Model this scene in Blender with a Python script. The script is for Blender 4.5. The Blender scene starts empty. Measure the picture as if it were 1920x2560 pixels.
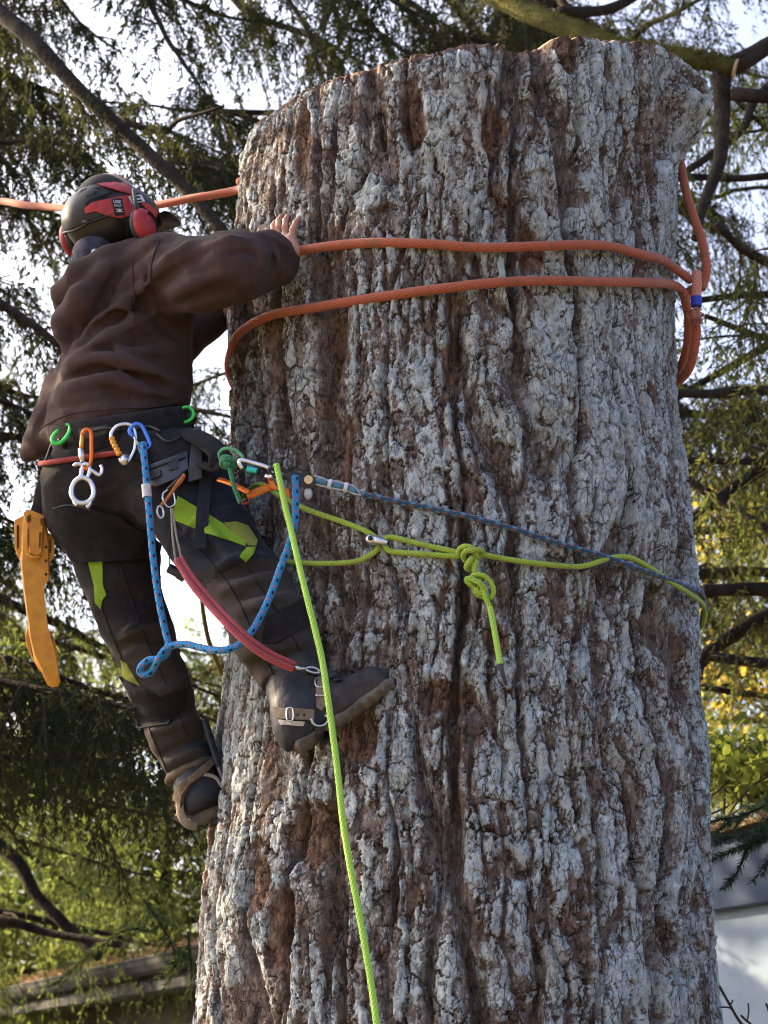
import bpy, bmesh, math, random
import numpy as np
from mathutils import Vector, Matrix

# ------------------------------------------------------------------ camera, sky, sun, exposure
scene = bpy.context.scene
C = scene.collection
PITCH = math.radians(17.0)
CAMZ = 1.6
cam_d = bpy.data.cameras.new('camera')
cam_d.sensor_fit = 'VERTICAL'
cam_d.sensor_height = 24.0
cam_d.lens = 12.0 / math.tan(math.radians(15.0))
cam_d.clip_start = 0.05
cam_d.clip_end = 2000
cam = bpy.data.objects.new('camera', cam_d)
C.objects.link(cam)
cam.location = (0, 0, CAMZ)
cam.rotation_euler = (math.pi / 2 + PITCH, 0, 0)
scene.camera = cam
cam_d.dof.use_dof = True
cam_d.dof.focus_distance = 4.65
cam_d.dof.aperture_fstop = 4.2

SUN_EL = math.radians(24)
SUN_AZ = math.radians(-62)            # from +Y towards -X: behind the trunk, to the left
sun_dir = Vector((math.sin(SUN_AZ) * math.cos(SUN_EL), math.cos(SUN_AZ) * math.cos(SUN_EL), math.sin(SUN_EL)))
world = bpy.data.worlds.new('World')
scene.world = world
world.use_nodes = True
wn = world.node_tree
sky = wn.nodes.new('ShaderNodeTexSky')
sky.sky_type = 'NISHITA'
sky.sun_disc = False
sky.sun_elevation = SUN_EL
sky.sun_rotation = SUN_AZ
sky.air_density = 0.4
sky.dust_density = 6.0
sky.ozone_density = 1.0
wn.links.new(sky.outputs[0], wn.nodes['Background'].inputs[0])
wn.nodes['Background'].inputs[1].default_value = 0.15
sun_l = bpy.data.lights.new('sun', 'SUN')
sun_l.energy = 5.0
sun_l.angle = math.radians(0.6)
sun_l.color = (1.0, 0.77, 0.50)
sun = bpy.data.objects.new('sun', sun_l)
C.objects.link(sun)
sun.rotation_euler = sun_dir.to_track_quat('Z', 'Y').to_euler()
sun.location = (0, 0, 30)
scene.cycles.filter_width = 1.1
vs = scene.view_settings
vs.view_transform = 'Standard'
vs.look = 'None'
vs.gamma = 1
vs.use_curve_mapping = False
vs.exposure = 2.45

# ------------------------------------------------------------------ helpers
rng = np.random.default_rng(7)
F_PX = 1280.0 / math.tan(math.radians(15.0))
ORG = np.array([0, 0, CAMZ])
_fw = np.array([0, math.cos(PITCH), math.sin(PITCH)])
_up = np.array([0, -math.sin(PITCH), math.cos(PITCH)])


def ray(px, py):
    px, py = np.asarray(px, float), np.asarray(py, float)
    a = (px - 960) / F_PX
    b = (1280 - py) / F_PX
    return np.stack([a, b * _up[1] + _fw[1], b * _up[2] + _fw[2]], -1)


def pt(px, py, Y):
    d = ray(px, py)
    return ORG + d * (np.asarray(Y, float) / d[..., 1])[..., None]


def pts(lst):
    return np.array([pt(*p) for p in lst])


PXM = lambda Y: Y * 1.046 / F_PX        # metres per photo pixel at depth Y, middle of frame


def hash3(ix, iy, iz, s=0):
    h = (ix.astype(np.int64) * 374761393 + iy.astype(np.int64) * 668265263 + iz.astype(np.int64) * 2147483647 + s * 974711) & 0xFFFFFFFF
    h = ((h ^ (h >> 13)) * 1274126177) & 0xFFFFFFFF
    h = ((h ^ (h >> 16)) * 2246822519) & 0xFFFFFFFF
    return ((h ^ (h >> 15)) & 0xFFFFFF) / float(0x1000000)


def vnoise(x, y, z=None, s=0):
    """smooth value noise in -1..1"""
    if z is None:
        z = np.zeros_like(x)
    ix, iy, iz = np.floor(x), np.floor(y), np.floor(z)
    fx, fy, fz = x - ix, y - iy, z - iz
    fx, fy, fz = [f * f * f * (f * (f * 6 - 15) + 10) for f in (fx, fy, fz)]
    r = 0
    for a in (0, 1):
        for b in (0, 1):
            for c in (0, 1):
                w = (fx if a else 1 - fx) * (fy if b else 1 - fy) * (fz if c else 1 - fz)
                r = r + w * hash3(ix + a, iy + b, iz + c, s)
    return r * 2 - 1


def fbm(x, y, z=None, s=0, oct=4, gain=.5):
    if z is None:
        z = np.zeros_like(x)
    r, a, t = 0, 1.0, 0
    for o in range(oct):
        r = r + a * vnoise(x, y, z, s + o * 17)
        t += a
        a *= gain
        x, y, z = x * 2.03 + 5.1, y * 2.03 + 1.7, z * 2.03 + 9.2
    return r / t


def voronoi(x, y, s=0, jit=.9):
    """F1, F2 and a random number per cell"""
    ix, iy = np.floor(x), np.floor(y)
    f1 = np.full(x.shape, 9.0)
    f2 = np.full(x.shape, 9.0)
    cid = np.zeros(x.shape)
    z0 = np.zeros_like(ix)
    for a in (-1, 0, 1):
        for b in (-1, 0, 1):
            cx, cy = ix + a, iy + b
            qx = cx + .5 + (hash3(cx, cy, z0, s) - .5) * jit
            qy = cy + .5 + (hash3(cx, cy, z0, s + 1) - .5) * jit
            d = np.sqrt((x - qx) ** 2 + (y - qy) ** 2)
            n = d < f1
            f2 = np.where(n, f1, np.minimum(f2, d))
            cid = np.where(n, hash3(cx, cy, z0, s + 2), cid)
            f1 = np.where(n, d, f1)
    return f1, f2, cid


def sstep(a, b, x):
    t = np.clip((x - a) / (b - a), 0, 1)
    return t * t * (3 - 2 * t)


# ---- meshes and objects
def root_loc(o):
    v = Vector((0, 0, 0))
    while o is not None:
        v += o.location
        o = o.parent
    return v


def make_mesh(name, V, Fq, mats, uv=None, smooth=True, attrs=None, mi=None):
    """V (n,3); Fq (m,k) array or list of index lists"""
    me = bpy.data.meshes.new(name)
    V = np.asarray(V, np.float32)
    if isinstance(Fq, np.ndarray):
        m, k = Fq.shape
        me.vertices.add(len(V))
        me.vertices.foreach_set('co', V.ravel())
        me.loops.add(m * k)
        me.loops.foreach_set('vertex_index', Fq.astype(np.int32).ravel())
        me.polygons.add(m)
        me.polygons.foreach_set('loop_start', np.arange(m, dtype=np.int32) * k)
        me.polygons.foreach_set('loop_total', np.full(m, k, np.int32))
    else:
        me.from_pydata([tuple(map(float, v)) for v in V], [], [list(map(int, f)) for f in Fq])
    for mt in (mats if isinstance(mats, (list, tuple)) else [mats]):
        me.materials.append(mt)
    if mi is not None:
        me.polygons.foreach_set('material_index', np.asarray(mi, np.int32))
    me.update(calc_edges=True)
    if smooth:
        me.polygons.foreach_set('use_smooth', np.ones(len(me.polygons), bool))
    if uv is not None:
        lay = me.uv_layers.new(name='UVMap')
        li = np.empty(len(me.loops), np.int32)
        me.loops.foreach_get('vertex_index', li)
        lay.data.foreach_set('uv', np.asarray(uv, np.float32)[li].ravel())
    for k, v in (attrs or {}).items():
        at = me.attributes.new(k, 'FLOAT', 'POINT')
        at.data.foreach_set('value', np.asarray(v, np.float32))
    return me


def link(name, me, parent=None, kind=None):
    o = bpy.data.objects.new(name, me)
    C.objects.link(o)
    if parent is not None:
        o.parent = parent
    if kind:
        o['kind'] = kind
    return o


def obj(name, V, Fq, mats, parent=None, kind=None, **kw):
    V = np.asarray(V, float)
    if parent is not None:
        V = V - np.array(root_loc(parent))
    return link(name, make_mesh(name, V, Fq, mats, **kw), parent, kind)


def thing(name, label, cat, loc=(0, 0, 0), group=None):
    o = bpy.data.objects.new(name, None)
    o.empty_display_size = .1
    C.objects.link(o)
    o.location = [float(v) for v in loc]
    return tag(o, label, cat, group)


def tag(o, label, cat=None, group=None, kind=None):
    if label:
        o['label'] = label
    if cat:
        o['category'] = cat
    if group:
        o['group'] = group
    if kind:
        o['kind'] = kind
    return o


class MB:
    """collects shapes into one mesh"""
    def __init__(s):
        s.V, s.F, s.UV, s.MI, s.n = [], [], [], [], 0

    def add(s, V, Fs, uv=None, mi=0):
        V = np.asarray(V, float)
        s.V.append(V)
        Fs = [list(np.asarray(f) + s.n) for f in Fs]
        s.F += Fs
        s.MI += [mi] * len(Fs)
        s.UV.append(np.zeros((len(V), 2)) if uv is None else np.asarray(uv))
        s.n += len(V)
        return s

    def tube(s, P, r, sides=10, mi=0, closed=False, caps=True, flat=None):
        s.add(*sweep(P, r, sides, closed, caps, flat), mi=mi)
        return s

    def box(s, c, size, rot=None, mi=0, bev=0):
        c = np.asarray(c, float)
        h = np.asarray(size, float) / 2
        bm = bmesh.new()
        bmesh.ops.create_cube(bm, size=1)
        for v in bm.verts:
            v.co = Vector((v.co.x * size[0], v.co.y * size[1], v.co.z * size[2]))
        if bev:
            bmesh.ops.bevel(bm, geom=bm.edges[:] , offset=bev, segments=2, affect='EDGES')
        V = np.array([v.co[:] for v in bm.verts])
        bm.verts.index_update()
        Fs = [[v.index for v in f.verts] for f in bm.faces]
        bm.free()
        if rot is not None:
            V = V @ np.asarray(rot).T
            if np.linalg.det(np.asarray(rot)) < 0:
                Fs = [f[::-1] for f in Fs]
        return s.add(V + c, Fs, mi=mi)

    def ball(s, c, r, rot=None, seg=14, rings=9, mi=0):
        r = np.ones(3) * r
        V, Fs = [], []
        for i in range(rings + 1):
            t = math.pi * i / rings
            for j in range(seg):
                a = 2 * math.pi * j / seg
                V.append((math.sin(t) * math.cos(a), math.sin(t) * math.sin(a), math.cos(t)))
        for i in range(rings):
            for j in range(seg):
                k = (j + 1) % seg
                Fs.append([i * seg + j, (i + 1) * seg + j, (i + 1) * seg + k, i * seg + k])
        V = np.array(V) * r
        if rot is not None:
            V = V @ np.asarray(rot).T
        return s.add(V + np.asarray(c, float), Fs, mi=mi)

    def prism(s, poly, thick, o, ex, ey, mi=0, taper=None):
        """poly of 2-D points extruded both ways along ex x ey"""
        o, ex, ey = map(lambda v: np.asarray(v, float), (o, ex, ey))
        ez = np.cross(ex, ey)
        ez /= np.linalg.norm(ez)
        P = np.array([o + a * ex + b * ey for a, b in poly])
        n = len(P)
        V = np.concatenate([P + ez * thick / 2, P - ez * thick / 2])
        Fs = [list(range(n)), list(range(2 * n - 1, n - 1, -1))]
        for i in range(n):
            j = (i + 1) % n
            Fs.append([i, i + n, j + n, j])
        return s.add(V, Fs, mi=mi)

    def build(s, name, mats, parent=None, kind=None, smooth=True, label=None, sharp=None):
        V = np.concatenate(s.V)
        o = obj(name, V, s.F, mats, parent, kind, uv=np.concatenate(s.UV), smooth=smooth, mi=s.MI)
        if sharp is not None:
            o.data.set_sharp_from_angle(angle=math.radians(sharp))
        if label:
            o['label'] = label
        return o


def catmull(P, step, closed=False):
    """resample control points by arc length along a Catmull-Rom curve"""
    P = np.asarray(P, float)
    if closed:
        Q = np.concatenate([P[-1:], P, P[:2]])
    else:
        Q = np.concatenate([2 * P[:1] - P[1:2], P, 2 * P[-1:] - P[-2:-1]])
    out = []
    for i in range(1, len(Q) - 2):
        p0, p1, p2, p3 = Q[i - 1:i + 3]
        n = max(2, int(np.linalg.norm((p2 - p1)[:3]) / step) + 1)
        t = np.linspace(0, 1, n, endpoint=False)[:, None]
        out.append(.5 * (2 * p1 + (p2 - p0) * t + (2 * p0 - 5 * p1 + 4 * p2 - p3) * t * t + (3 * p1 - p0 - 3 * p2 + p3) * t ** 3))
    if not closed:
        out.append(Q[-2:-1])
    return np.concatenate(out)


def sweep(P, r, sides=10, closed=False, caps=True, flat=None):
    """tube along P with radius r (number or per point); flat=(w,h,normal) gives an oval section whose wide side faces normal"""
    P = np.asarray(P, float)
    n = len(P)
    r = np.broadcast_to(np.asarray(r, float), (n,))
    if closed:
        T = np.roll(P, -1, 0) - np.roll(P, 1, 0)
    else:
        T = np.gradient(P, axis=0)
    T /= np.linalg.norm(T, axis=1)[:, None] + 1e-12
    N = np.zeros((n, 3))
    if flat is not None:
        nn = np.broadcast_to(np.asarray(flat[2], float), (n, 3))
        N = nn - (nn * T).sum(1)[:, None] * T
        N /= np.linalg.norm(N, axis=1)[:, None] + 1e-12
    else:
        a = np.array([0, 0, 1.0]) if abs(T[0][2]) < .9 else np.array([1.0, 0, 0])
        v = a - a.dot(T[0]) * T[0]
        v /= np.linalg.norm(v)
        N[0] = v
        for i in range(1, n):
            v = v - v.dot(T[i]) * T[i]
            v /= np.linalg.norm(v) + 1e-12
            N[i] = v
    B = np.cross(T, N)
    ang = np.linspace(0, 2 * math.pi, sides, endpoint=False)
    ca, sa = np.cos(ang), np.sin(ang)
    if flat is not None:
        e = .55
        ca, sa = np.sign(ca) * np.abs(ca) ** e, np.sign(sa) * np.abs(sa) ** e
        V = P[:, None] + N[:, None] * (ca[None, :, None] * flat[1] / 2) + B[:, None] * (sa[None, :, None] * flat[0] / 2)
    else:
        V = P[:, None] + (N[:, None] * ca[None, :, None] + B[:, None] * sa[None, :, None]) * r[:, None, None]
    L = np.concatenate([[0], np.cumsum(np.linalg.norm(np.diff(P, axis=0), axis=1))])
    UV = np.stack([np.broadcast_to(ang / 2 / math.pi, (n, sides)), np.broadcast_to(L[:, None], (n, sides))], -1)
    i = np.arange(n if closed else n - 1)[:, None]
    j = np.arange(sides)[None]
    k = (j + 1) % sides
    i2 = (i + 1) % n
    Fq = np.stack([i * sides + j, i * sides + k, i2 * sides + k, i2 * sides + j], -1).reshape(-1, 4)
    Fs = [list(f) for f in Fq]
    if caps and not closed:
        Fs.append(list(range(sides - 1, -1, -1)))
        Fs.append(list(range((n - 1) * sides, n * sides)))
    return V.reshape(-1, 3), Fs, UV.reshape(-1, 2)


# ---- distance fields for bodies and cloth
def d_cone(P, a, b, ra, rb):
    a, b = np.asarray(a, np.float32), np.asarray(b, np.float32)
    ab = b - a
    t = np.clip(((P - a) @ ab) / (ab @ ab + 1e-9), 0, 1)
    q = P - (a + t[..., None] * ab)
    return np.sqrt((q * q).sum(-1)) - (ra + (rb - ra) * t)


def d_ell(P, c, r, R=None):
    q = P - np.asarray(c, np.float32)
    if R is not None:
        q = q @ np.asarray(R, np.float32)     # columns of R are the axes
    r = np.asarray(r, np.float32)
    k0 = np.sqrt(((q / r) ** 2).sum(-1))
    k1 = np.sqrt(((q / (r * r)) ** 2).sum(-1))
    return k0 * (k0 - 1) / (k1 + 1e-6)


def smin(a, b, k):
    h = np.clip(.5 + .5 * (b - a) / k, 0, 1)
    return b + (a - b) * h - k * h * (1 - h)


def smax(a, b, k):
    return -smin(-a, -b, k)


def chain(P, nodes, k=.03):
    """nodes: (point, radius) joined by round cones"""
    d = None
    for (a, ra), (b, rb) in zip(nodes[:-1], nodes[1:]):
        e = d_cone(P, a, b, ra, rb)
        d = e if d is None else smin(d, e, k)
    return d


def surface_net(fn, lo, hi, h, smooth=1):
    lo, hi = np.asarray(lo, float), np.asarray(hi, float)
    n = np.ceil((hi - lo) / h).astype(int) + 1
    ax = [(lo[i] + h * np.arange(n[i])).astype(np.float32) for i in range(3)]
    G = np.stack(np.meshgrid(*ax, indexing='ij'), -1)
    f = np.empty(n, np.float32)
    for s in range(0, n[0], 24):                 # in slabs, to keep memory low
        f[s:s + 24] = fn(G[s:s + 24])
    neg = f < 0
    c = [neg[a:n[0] - 1 + a, b:n[1] - 1 + b, d:n[2] - 1 + d] for a in (0, 1) for b in (0, 1) for d in (0, 1)]
    cnt = sum(x.astype(np.int8) for x in c)
    act = (cnt > 0) & (cnt < 8)
    idx = np.argwhere(act)
    vid = np.full(act.shape, -1, np.int64)
    vid[act] = np.arange(len(idx))
    pos = np.zeros((len(idx), 3))
    w = np.zeros(len(idx))
    for axis in range(3):
        o1, o2 = [i for i in range(3) if i != axis]
        for a in (0, 1):
            for b in (0, 1):
                q = idx.copy()
                q[:, o1] += a
                q[:, o2] += b
                q2 = q.copy()
                q2[:, axis] += 1
                f0, f1 = f[tuple(q.T)], f[tuple(q2.T)]
                m = (f0 < 0) != (f1 < 0)
                t = np.where(m, f0 / np.where(m, f0 - f1, 1), 0)
                p = q.astype(float)
                p[:, axis] += t
                pos += p * m[:, None]
                w += m
    V = lo + h * pos / w[:, None]
    faces = []
    for axis in range(3):
        o1, o2 = [(1, 2), (2, 0), (0, 1)][axis]
        sl0 = [slice(None)] * 3
        sl1 = [slice(None)] * 3
        sl0[axis] = slice(0, n[axis] - 1)
        sl1[axis] = slice(1, n[axis])
        a, b = neg[tuple(sl0)], neg[tuple(sl1)]
        e = np.argwhere(a != b)
        e = e[(e[:, o1] > 0) & (e[:, o2] > 0) & (e[:, o1] < n[o1] - 1) & (e[:, o2] < n[o2] - 1)]
        inside = a[tuple(e.T)]
        q = []
        for da, db in ((1, 1), (0, 1), (0, 0), (1, 0)):
            r_ = e.copy()
            r_[:, o1] -= da
            r_[:, o2] -= db
            q.append(vid[tuple(r_.T)])
        q = np.stack(q, 1)
        q = np.where(inside[:, None], q, q[:, ::-1])
        faces.append(q)
    Fq = np.concatenate(faces)
    Fq = Fq[(Fq >= 0).all(1)]
    for _ in range(smooth):
        acc = np.zeros_like(V)
        cn = np.zeros(len(V))
        for i in range(4):
            a, b = Fq[:, i], Fq[:, (i + 1) % 4]
            for u, v in ((a, b), (b, a)):
                for d in range(3):
                    acc[:, d] += np.bincount(u, V[v, d], len(V))
                cn += np.bincount(u, minlength=len(V))
        V = V * .5 + .5 * acc / np.maximum(cn, 1)[:, None]
    return V, Fq


def march(fn, px, py, y0=3.9, y1=5.6, n=90):
    """first hit of the view ray with a field: world points (nan where it misses)"""
    px, py = np.atleast_1d(np.asarray(px, float)), np.atleast_1d(np.asarray(py, float))
    d = ray(px, py)
    d = d / d[:, 1:2]
    Y = np.full(len(px), y0)
    hit = np.zeros(len(px), bool)
    for _ in range(n):
        P = (ORG + d * Y[:, None]).astype(np.float32)
        v = fn(P)
        hit |= np.abs(v) < .0012
        Y = np.where(hit, Y, Y + np.maximum(v, .0006) * .85)
    P = ORG + d * Y[:, None]
    P[(~hit) | (Y > y1)] = np.nan
    return P


def fill_nan(P):
    ok = ~np.isnan(P[:, 0])
    if ok.all():
        return P
    i = np.arange(len(P))
    for c in range(3):
        P[~ok, c] = np.interp(i[~ok], i[ok], P[ok, c])
    return P


def grad(fn, P, e=.004):
    P = np.asarray(P, np.float32)
    g = np.stack([fn(P + np.eye(3, dtype=np.float32)[i] * e) - fn(P - np.eye(3, dtype=np.float32)[i] * e) for i in range(3)], -1)
    return g / (np.linalg.norm(g, axis=-1)[..., None] + 1e-9)


def patch(fn, poly, name, m, parent, off=.004, thick=.006, cell=9, label=None, y0=3.9, y1=5.8):
    """a thin cloth or plastic panel that lies on the surface of a field; outline given in photo pixels"""
    poly = np.asarray(poly, float)
    bm = bmesh.new()
    vsx = [bm.verts.new((p[0], p[1], 0)) for p in poly]
    bm.faces.new(vsx)
    lo, hi = poly.min(0), poly.max(0)
    for axis in (0, 1):
        for v in np.arange(lo[axis] + cell, hi[axis], cell):
            co = [0, 0, 0]
            no = [0, 0, 0]
            co[axis] = v
            no[axis] = 1
            bmesh.ops.bisect_plane(bm, geom=bm.verts[:] + bm.edges[:] + bm.faces[:], plane_co=co, plane_no=no)
    bmesh.ops.triangulate(bm, faces=[f for f in bm.faces if len(f.verts) > 4])
    bm.verts.index_update()
    Q = np.array([v.co[:2] for v in bm.verts])
    Fs = [[v.index for v in f.verts] for f in bm.faces]
    bm.free()
    P = march(fn, Q[:, 0], Q[:, 1], y0, y1)
    ok = ~np.isnan(P[:, 0])
    if not ok.any():
        return None
    for i in np.where(~ok)[0]:                   # a point off the edge takes the depth of its nearest neighbour
        j = np.where(ok)[0][np.argmin(((Q[ok] - Q[i]) ** 2).sum(1))]
        P[i] = pt(Q[i, 0], Q[i, 1], P[j, 1])
    N = grad(fn, P)
    fl = (N * (P - ORG)).sum(1) > 0
    N[fl] = 0
    top, bot = P + N * (off + thick * .5), P + N * (off - thick * .5)
    n = len(P)
    F2 = [list(f) for f in Fs] + [[i + n for i in f[::-1]] for f in Fs]
    cnt = {}
    for f in Fs:
        for a, b in zip(f, f[1:] + f[:1]):
            cnt[(a, b)] = cnt.get((a, b), 0) + 1
    for (a, b) in list(cnt):
        if (b, a) not in cnt:
            F2.append([b, a, a + n, b + n])
    o = obj(name, np.concatenate([top, bot]), F2, m, parent)
    bm = bmesh.new()
    bm.from_mesh(o.data)
    bmesh.ops.recalc_face_normals(bm, faces=bm.faces[:])
    bm.to_mesh(o.data)
    bm.free()
    o.data.set_sharp_from_angle(angle=math.radians(50))
    if label:
        o['label'] = label
    return o


def ring_on(fn, c, u, v, n=72, r0=.02, r1=.5, a0=0, a1=2 * math.pi, off=.0):
    """points where rays from c in the plane u,v leave a field"""
    a = np.linspace(a0, a1, n, endpoint=abs(a1 - a0) < 6.28)
    D = np.cos(a)[:, None] * np.asarray(u) + np.sin(a)[:, None] * np.asarray(v)
    t = np.full(n, r0)
    for _ in range(60):
        f = fn((np.asarray(c) + D * t[:, None]).astype(np.float32))
        t = np.clip(t - f * .8, r0, r1)
    return np.asarray(c) + D * (t + off)[:, None]


# ---- materials
MATS = {}


def mat(name, col, rough=.7, spec=.3, metal=0, var=.25, vscale=30, bump=.3, bscale=200, col2=None, sheen=0, bdist=.002, coat=0, det=5):
    """principled surface with a mottled colour and a fine relief, both by noise in object space"""
    if name in MATS:
        return MATS[name]
    m = bpy.data.materials.new(name)
    MATS[name] = m
    m.use_nodes = True
    nt = m.node_tree
    N, L = nt.nodes, nt.links
    bs = N['Principled BSDF']
    tc = N.new('ShaderNodeTexCoord')
    n1 = N.new('ShaderNodeTexNoise')
    n1.inputs['Scale'].default_value = vscale
    n1.inputs['Detail'].default_value = det
    n1.inputs['Roughness'].default_value = .65
    L.new(tc.outputs['Object'], n1.inputs['Vector'])
    rp = N.new('ShaderNodeValToRGB')
    c = np.array(col[:3], float)
    c2 = np.array(col2[:3], float) if col2 is not None else np.clip(c * (1 + var), 0, 1)
    c1 = c if col2 is not None else c * (1 - var)
    rp.color_ramp.elements[0].position = .33
    rp.color_ramp.elements[1].position = .67
    rp.color_ramp.elements[0].color = (*c1, 1)
    rp.color_ramp.elements[1].color = (*c2, 1)
    L.new(n1.outputs['Fac'], rp.inputs['Fac'])
    L.new(rp.outputs['Color'], bs.inputs['Base Color'])
    bs.inputs['Roughness'].default_value = rough
    bs.inputs['Specular IOR Level'].default_value = spec
    bs.inputs['Metallic'].default_value = metal
    bs.inputs['Sheen Weight'].default_value = sheen
    bs.inputs['Coat Weight'].default_value = coat
    if bump:
        n2 = N.new('ShaderNodeTexNoise')
        n2.inputs['Scale'].default_value = bscale
        n2.inputs['Detail'].default_value = 3
        L.new(tc.outputs['Object'], n2.inputs['Vector'])
        b = N.new('ShaderNodeBump')
        b.inputs['Strength'].default_value = bump
        b.inputs['Distance'].default_value = bdist
        L.new(n2.outputs['Fac'], b.inputs['Height'])
        L.new(b.outputs['Normal'], bs.inputs['Normal'])
    return m


def rope_mat(name, col, col2, fleck=None, dark=None, braid=14, pitch=90.0, thresh=.62, dirt=.25):
    """braided cover: crossing diagonal strands from the rope's own length and girth, with coloured flecks"""
    m = bpy.data.materials.new(name)
    m.use_nodes = True
    nt = m.node_tree
    N, L = nt.nodes, nt.links
    bs = N['Principled BSDF']
    bs.inputs['Roughness'].default_value = .75
    bs.inputs['Specular IOR Level'].default_value = .2
    bs.inputs['Sheen Weight'].default_value = .15
    uv = N.new('ShaderNodeUVMap')
    sx = N.new('ShaderNodeSeparateXYZ')
    L.new(uv.outputs[0], sx.inputs[0])

    def math_(op, a, b=None):
        n = N.new('ShaderNodeMath')
        n.operation = op
        for i, x in enumerate((a, b)):
            if x is None:
                continue
            if isinstance(x, (int, float)):
                n.inputs[i].default_value = x
            else:
                L.new(x, n.inputs[i])
        return n.outputs[0]
    tu = math_('MULTIPLY', sx.outputs[0], 2 * math.pi * braid / 2)
    tv = math_('MULTIPLY', sx.outputs[1], pitch * 2 * math.pi)
    s1 = math_('SINE', math_('ADD', tu, tv))
    s2 = math_('SINE', math_('SUBTRACT', tu, tv))
    h = math_('MAXIMUM', s1, s2)
    tc = N.new('ShaderNodeTexCoord')
    nz = N.new('ShaderNodeTexNoise')
    nz.inputs['Scale'].default_value = 25
    nz.inputs['Detail'].default_value = 6
    L.new(tc.outputs['Object'], nz.inputs['Vector'])

    def mix(f, a, b):
        n = N.new('ShaderNodeMix')
        n.data_type = 'RGBA'
        if isinstance(f, (int, float)):
            n.inputs[0].default_value = f
        else:
            L.new(f, n.inputs[0])
        for i, x in ((6, a), (7, b)):
            if isinstance(x, tuple):
                n.inputs[i].default_value = (*x, 1)
            else:
                L.new(x, n.inputs[i])
        return n.outputs[2]
    out = mix(math_('MULTIPLY', math_('ADD', h, .2), .8), col2, col)
    if fleck:                                    # tracer yarns: short slanting dashes
        for (cc, ph, wid, fr) in fleck:
            a = math_('SINE', math_('ADD', math_('MULTIPLY', sx.outputs[0], 2 * math.pi * 2), math_('ADD', math_('MULTIPLY', sx.outputs[1], fr * 2 * math.pi), ph)))
            b = math_('SINE', math_('SUBTRACT', math_('MULTIPLY', sx.outputs[0], 2 * math.pi * 2), math_('ADD', math_('MULTIPLY', sx.outputs[1], fr * 2 * math.pi), ph * 1.7)))
            g = math_('GREATER_THAN', math_('ADD', a, b), wid)
            out = mix(g, out, cc)
    d = N.new('ShaderNodeValToRGB')
    d.color_ramp.elements[0].position = .5
    d.color_ramp.elements[1].position = .75
    L.new(nz.outputs['Fac'], d.inputs['Fac'])
    out = mix(math_('MULTIPLY', d.outputs[0], dirt), out, dark or (col[0] * .35, col[1] * .35, col[2] * .35))
    L.new(out, bs.inputs['Base Color'])
    b = N.new('ShaderNodeBump')
    b.inputs['Strength'].default_value = .7
    b.inputs['Distance'].default_value = .0012
    L.new(h, b.inputs['Height'])
    L.new(b.outputs['Normal'], bs.inputs['Normal'])
    return m

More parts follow.
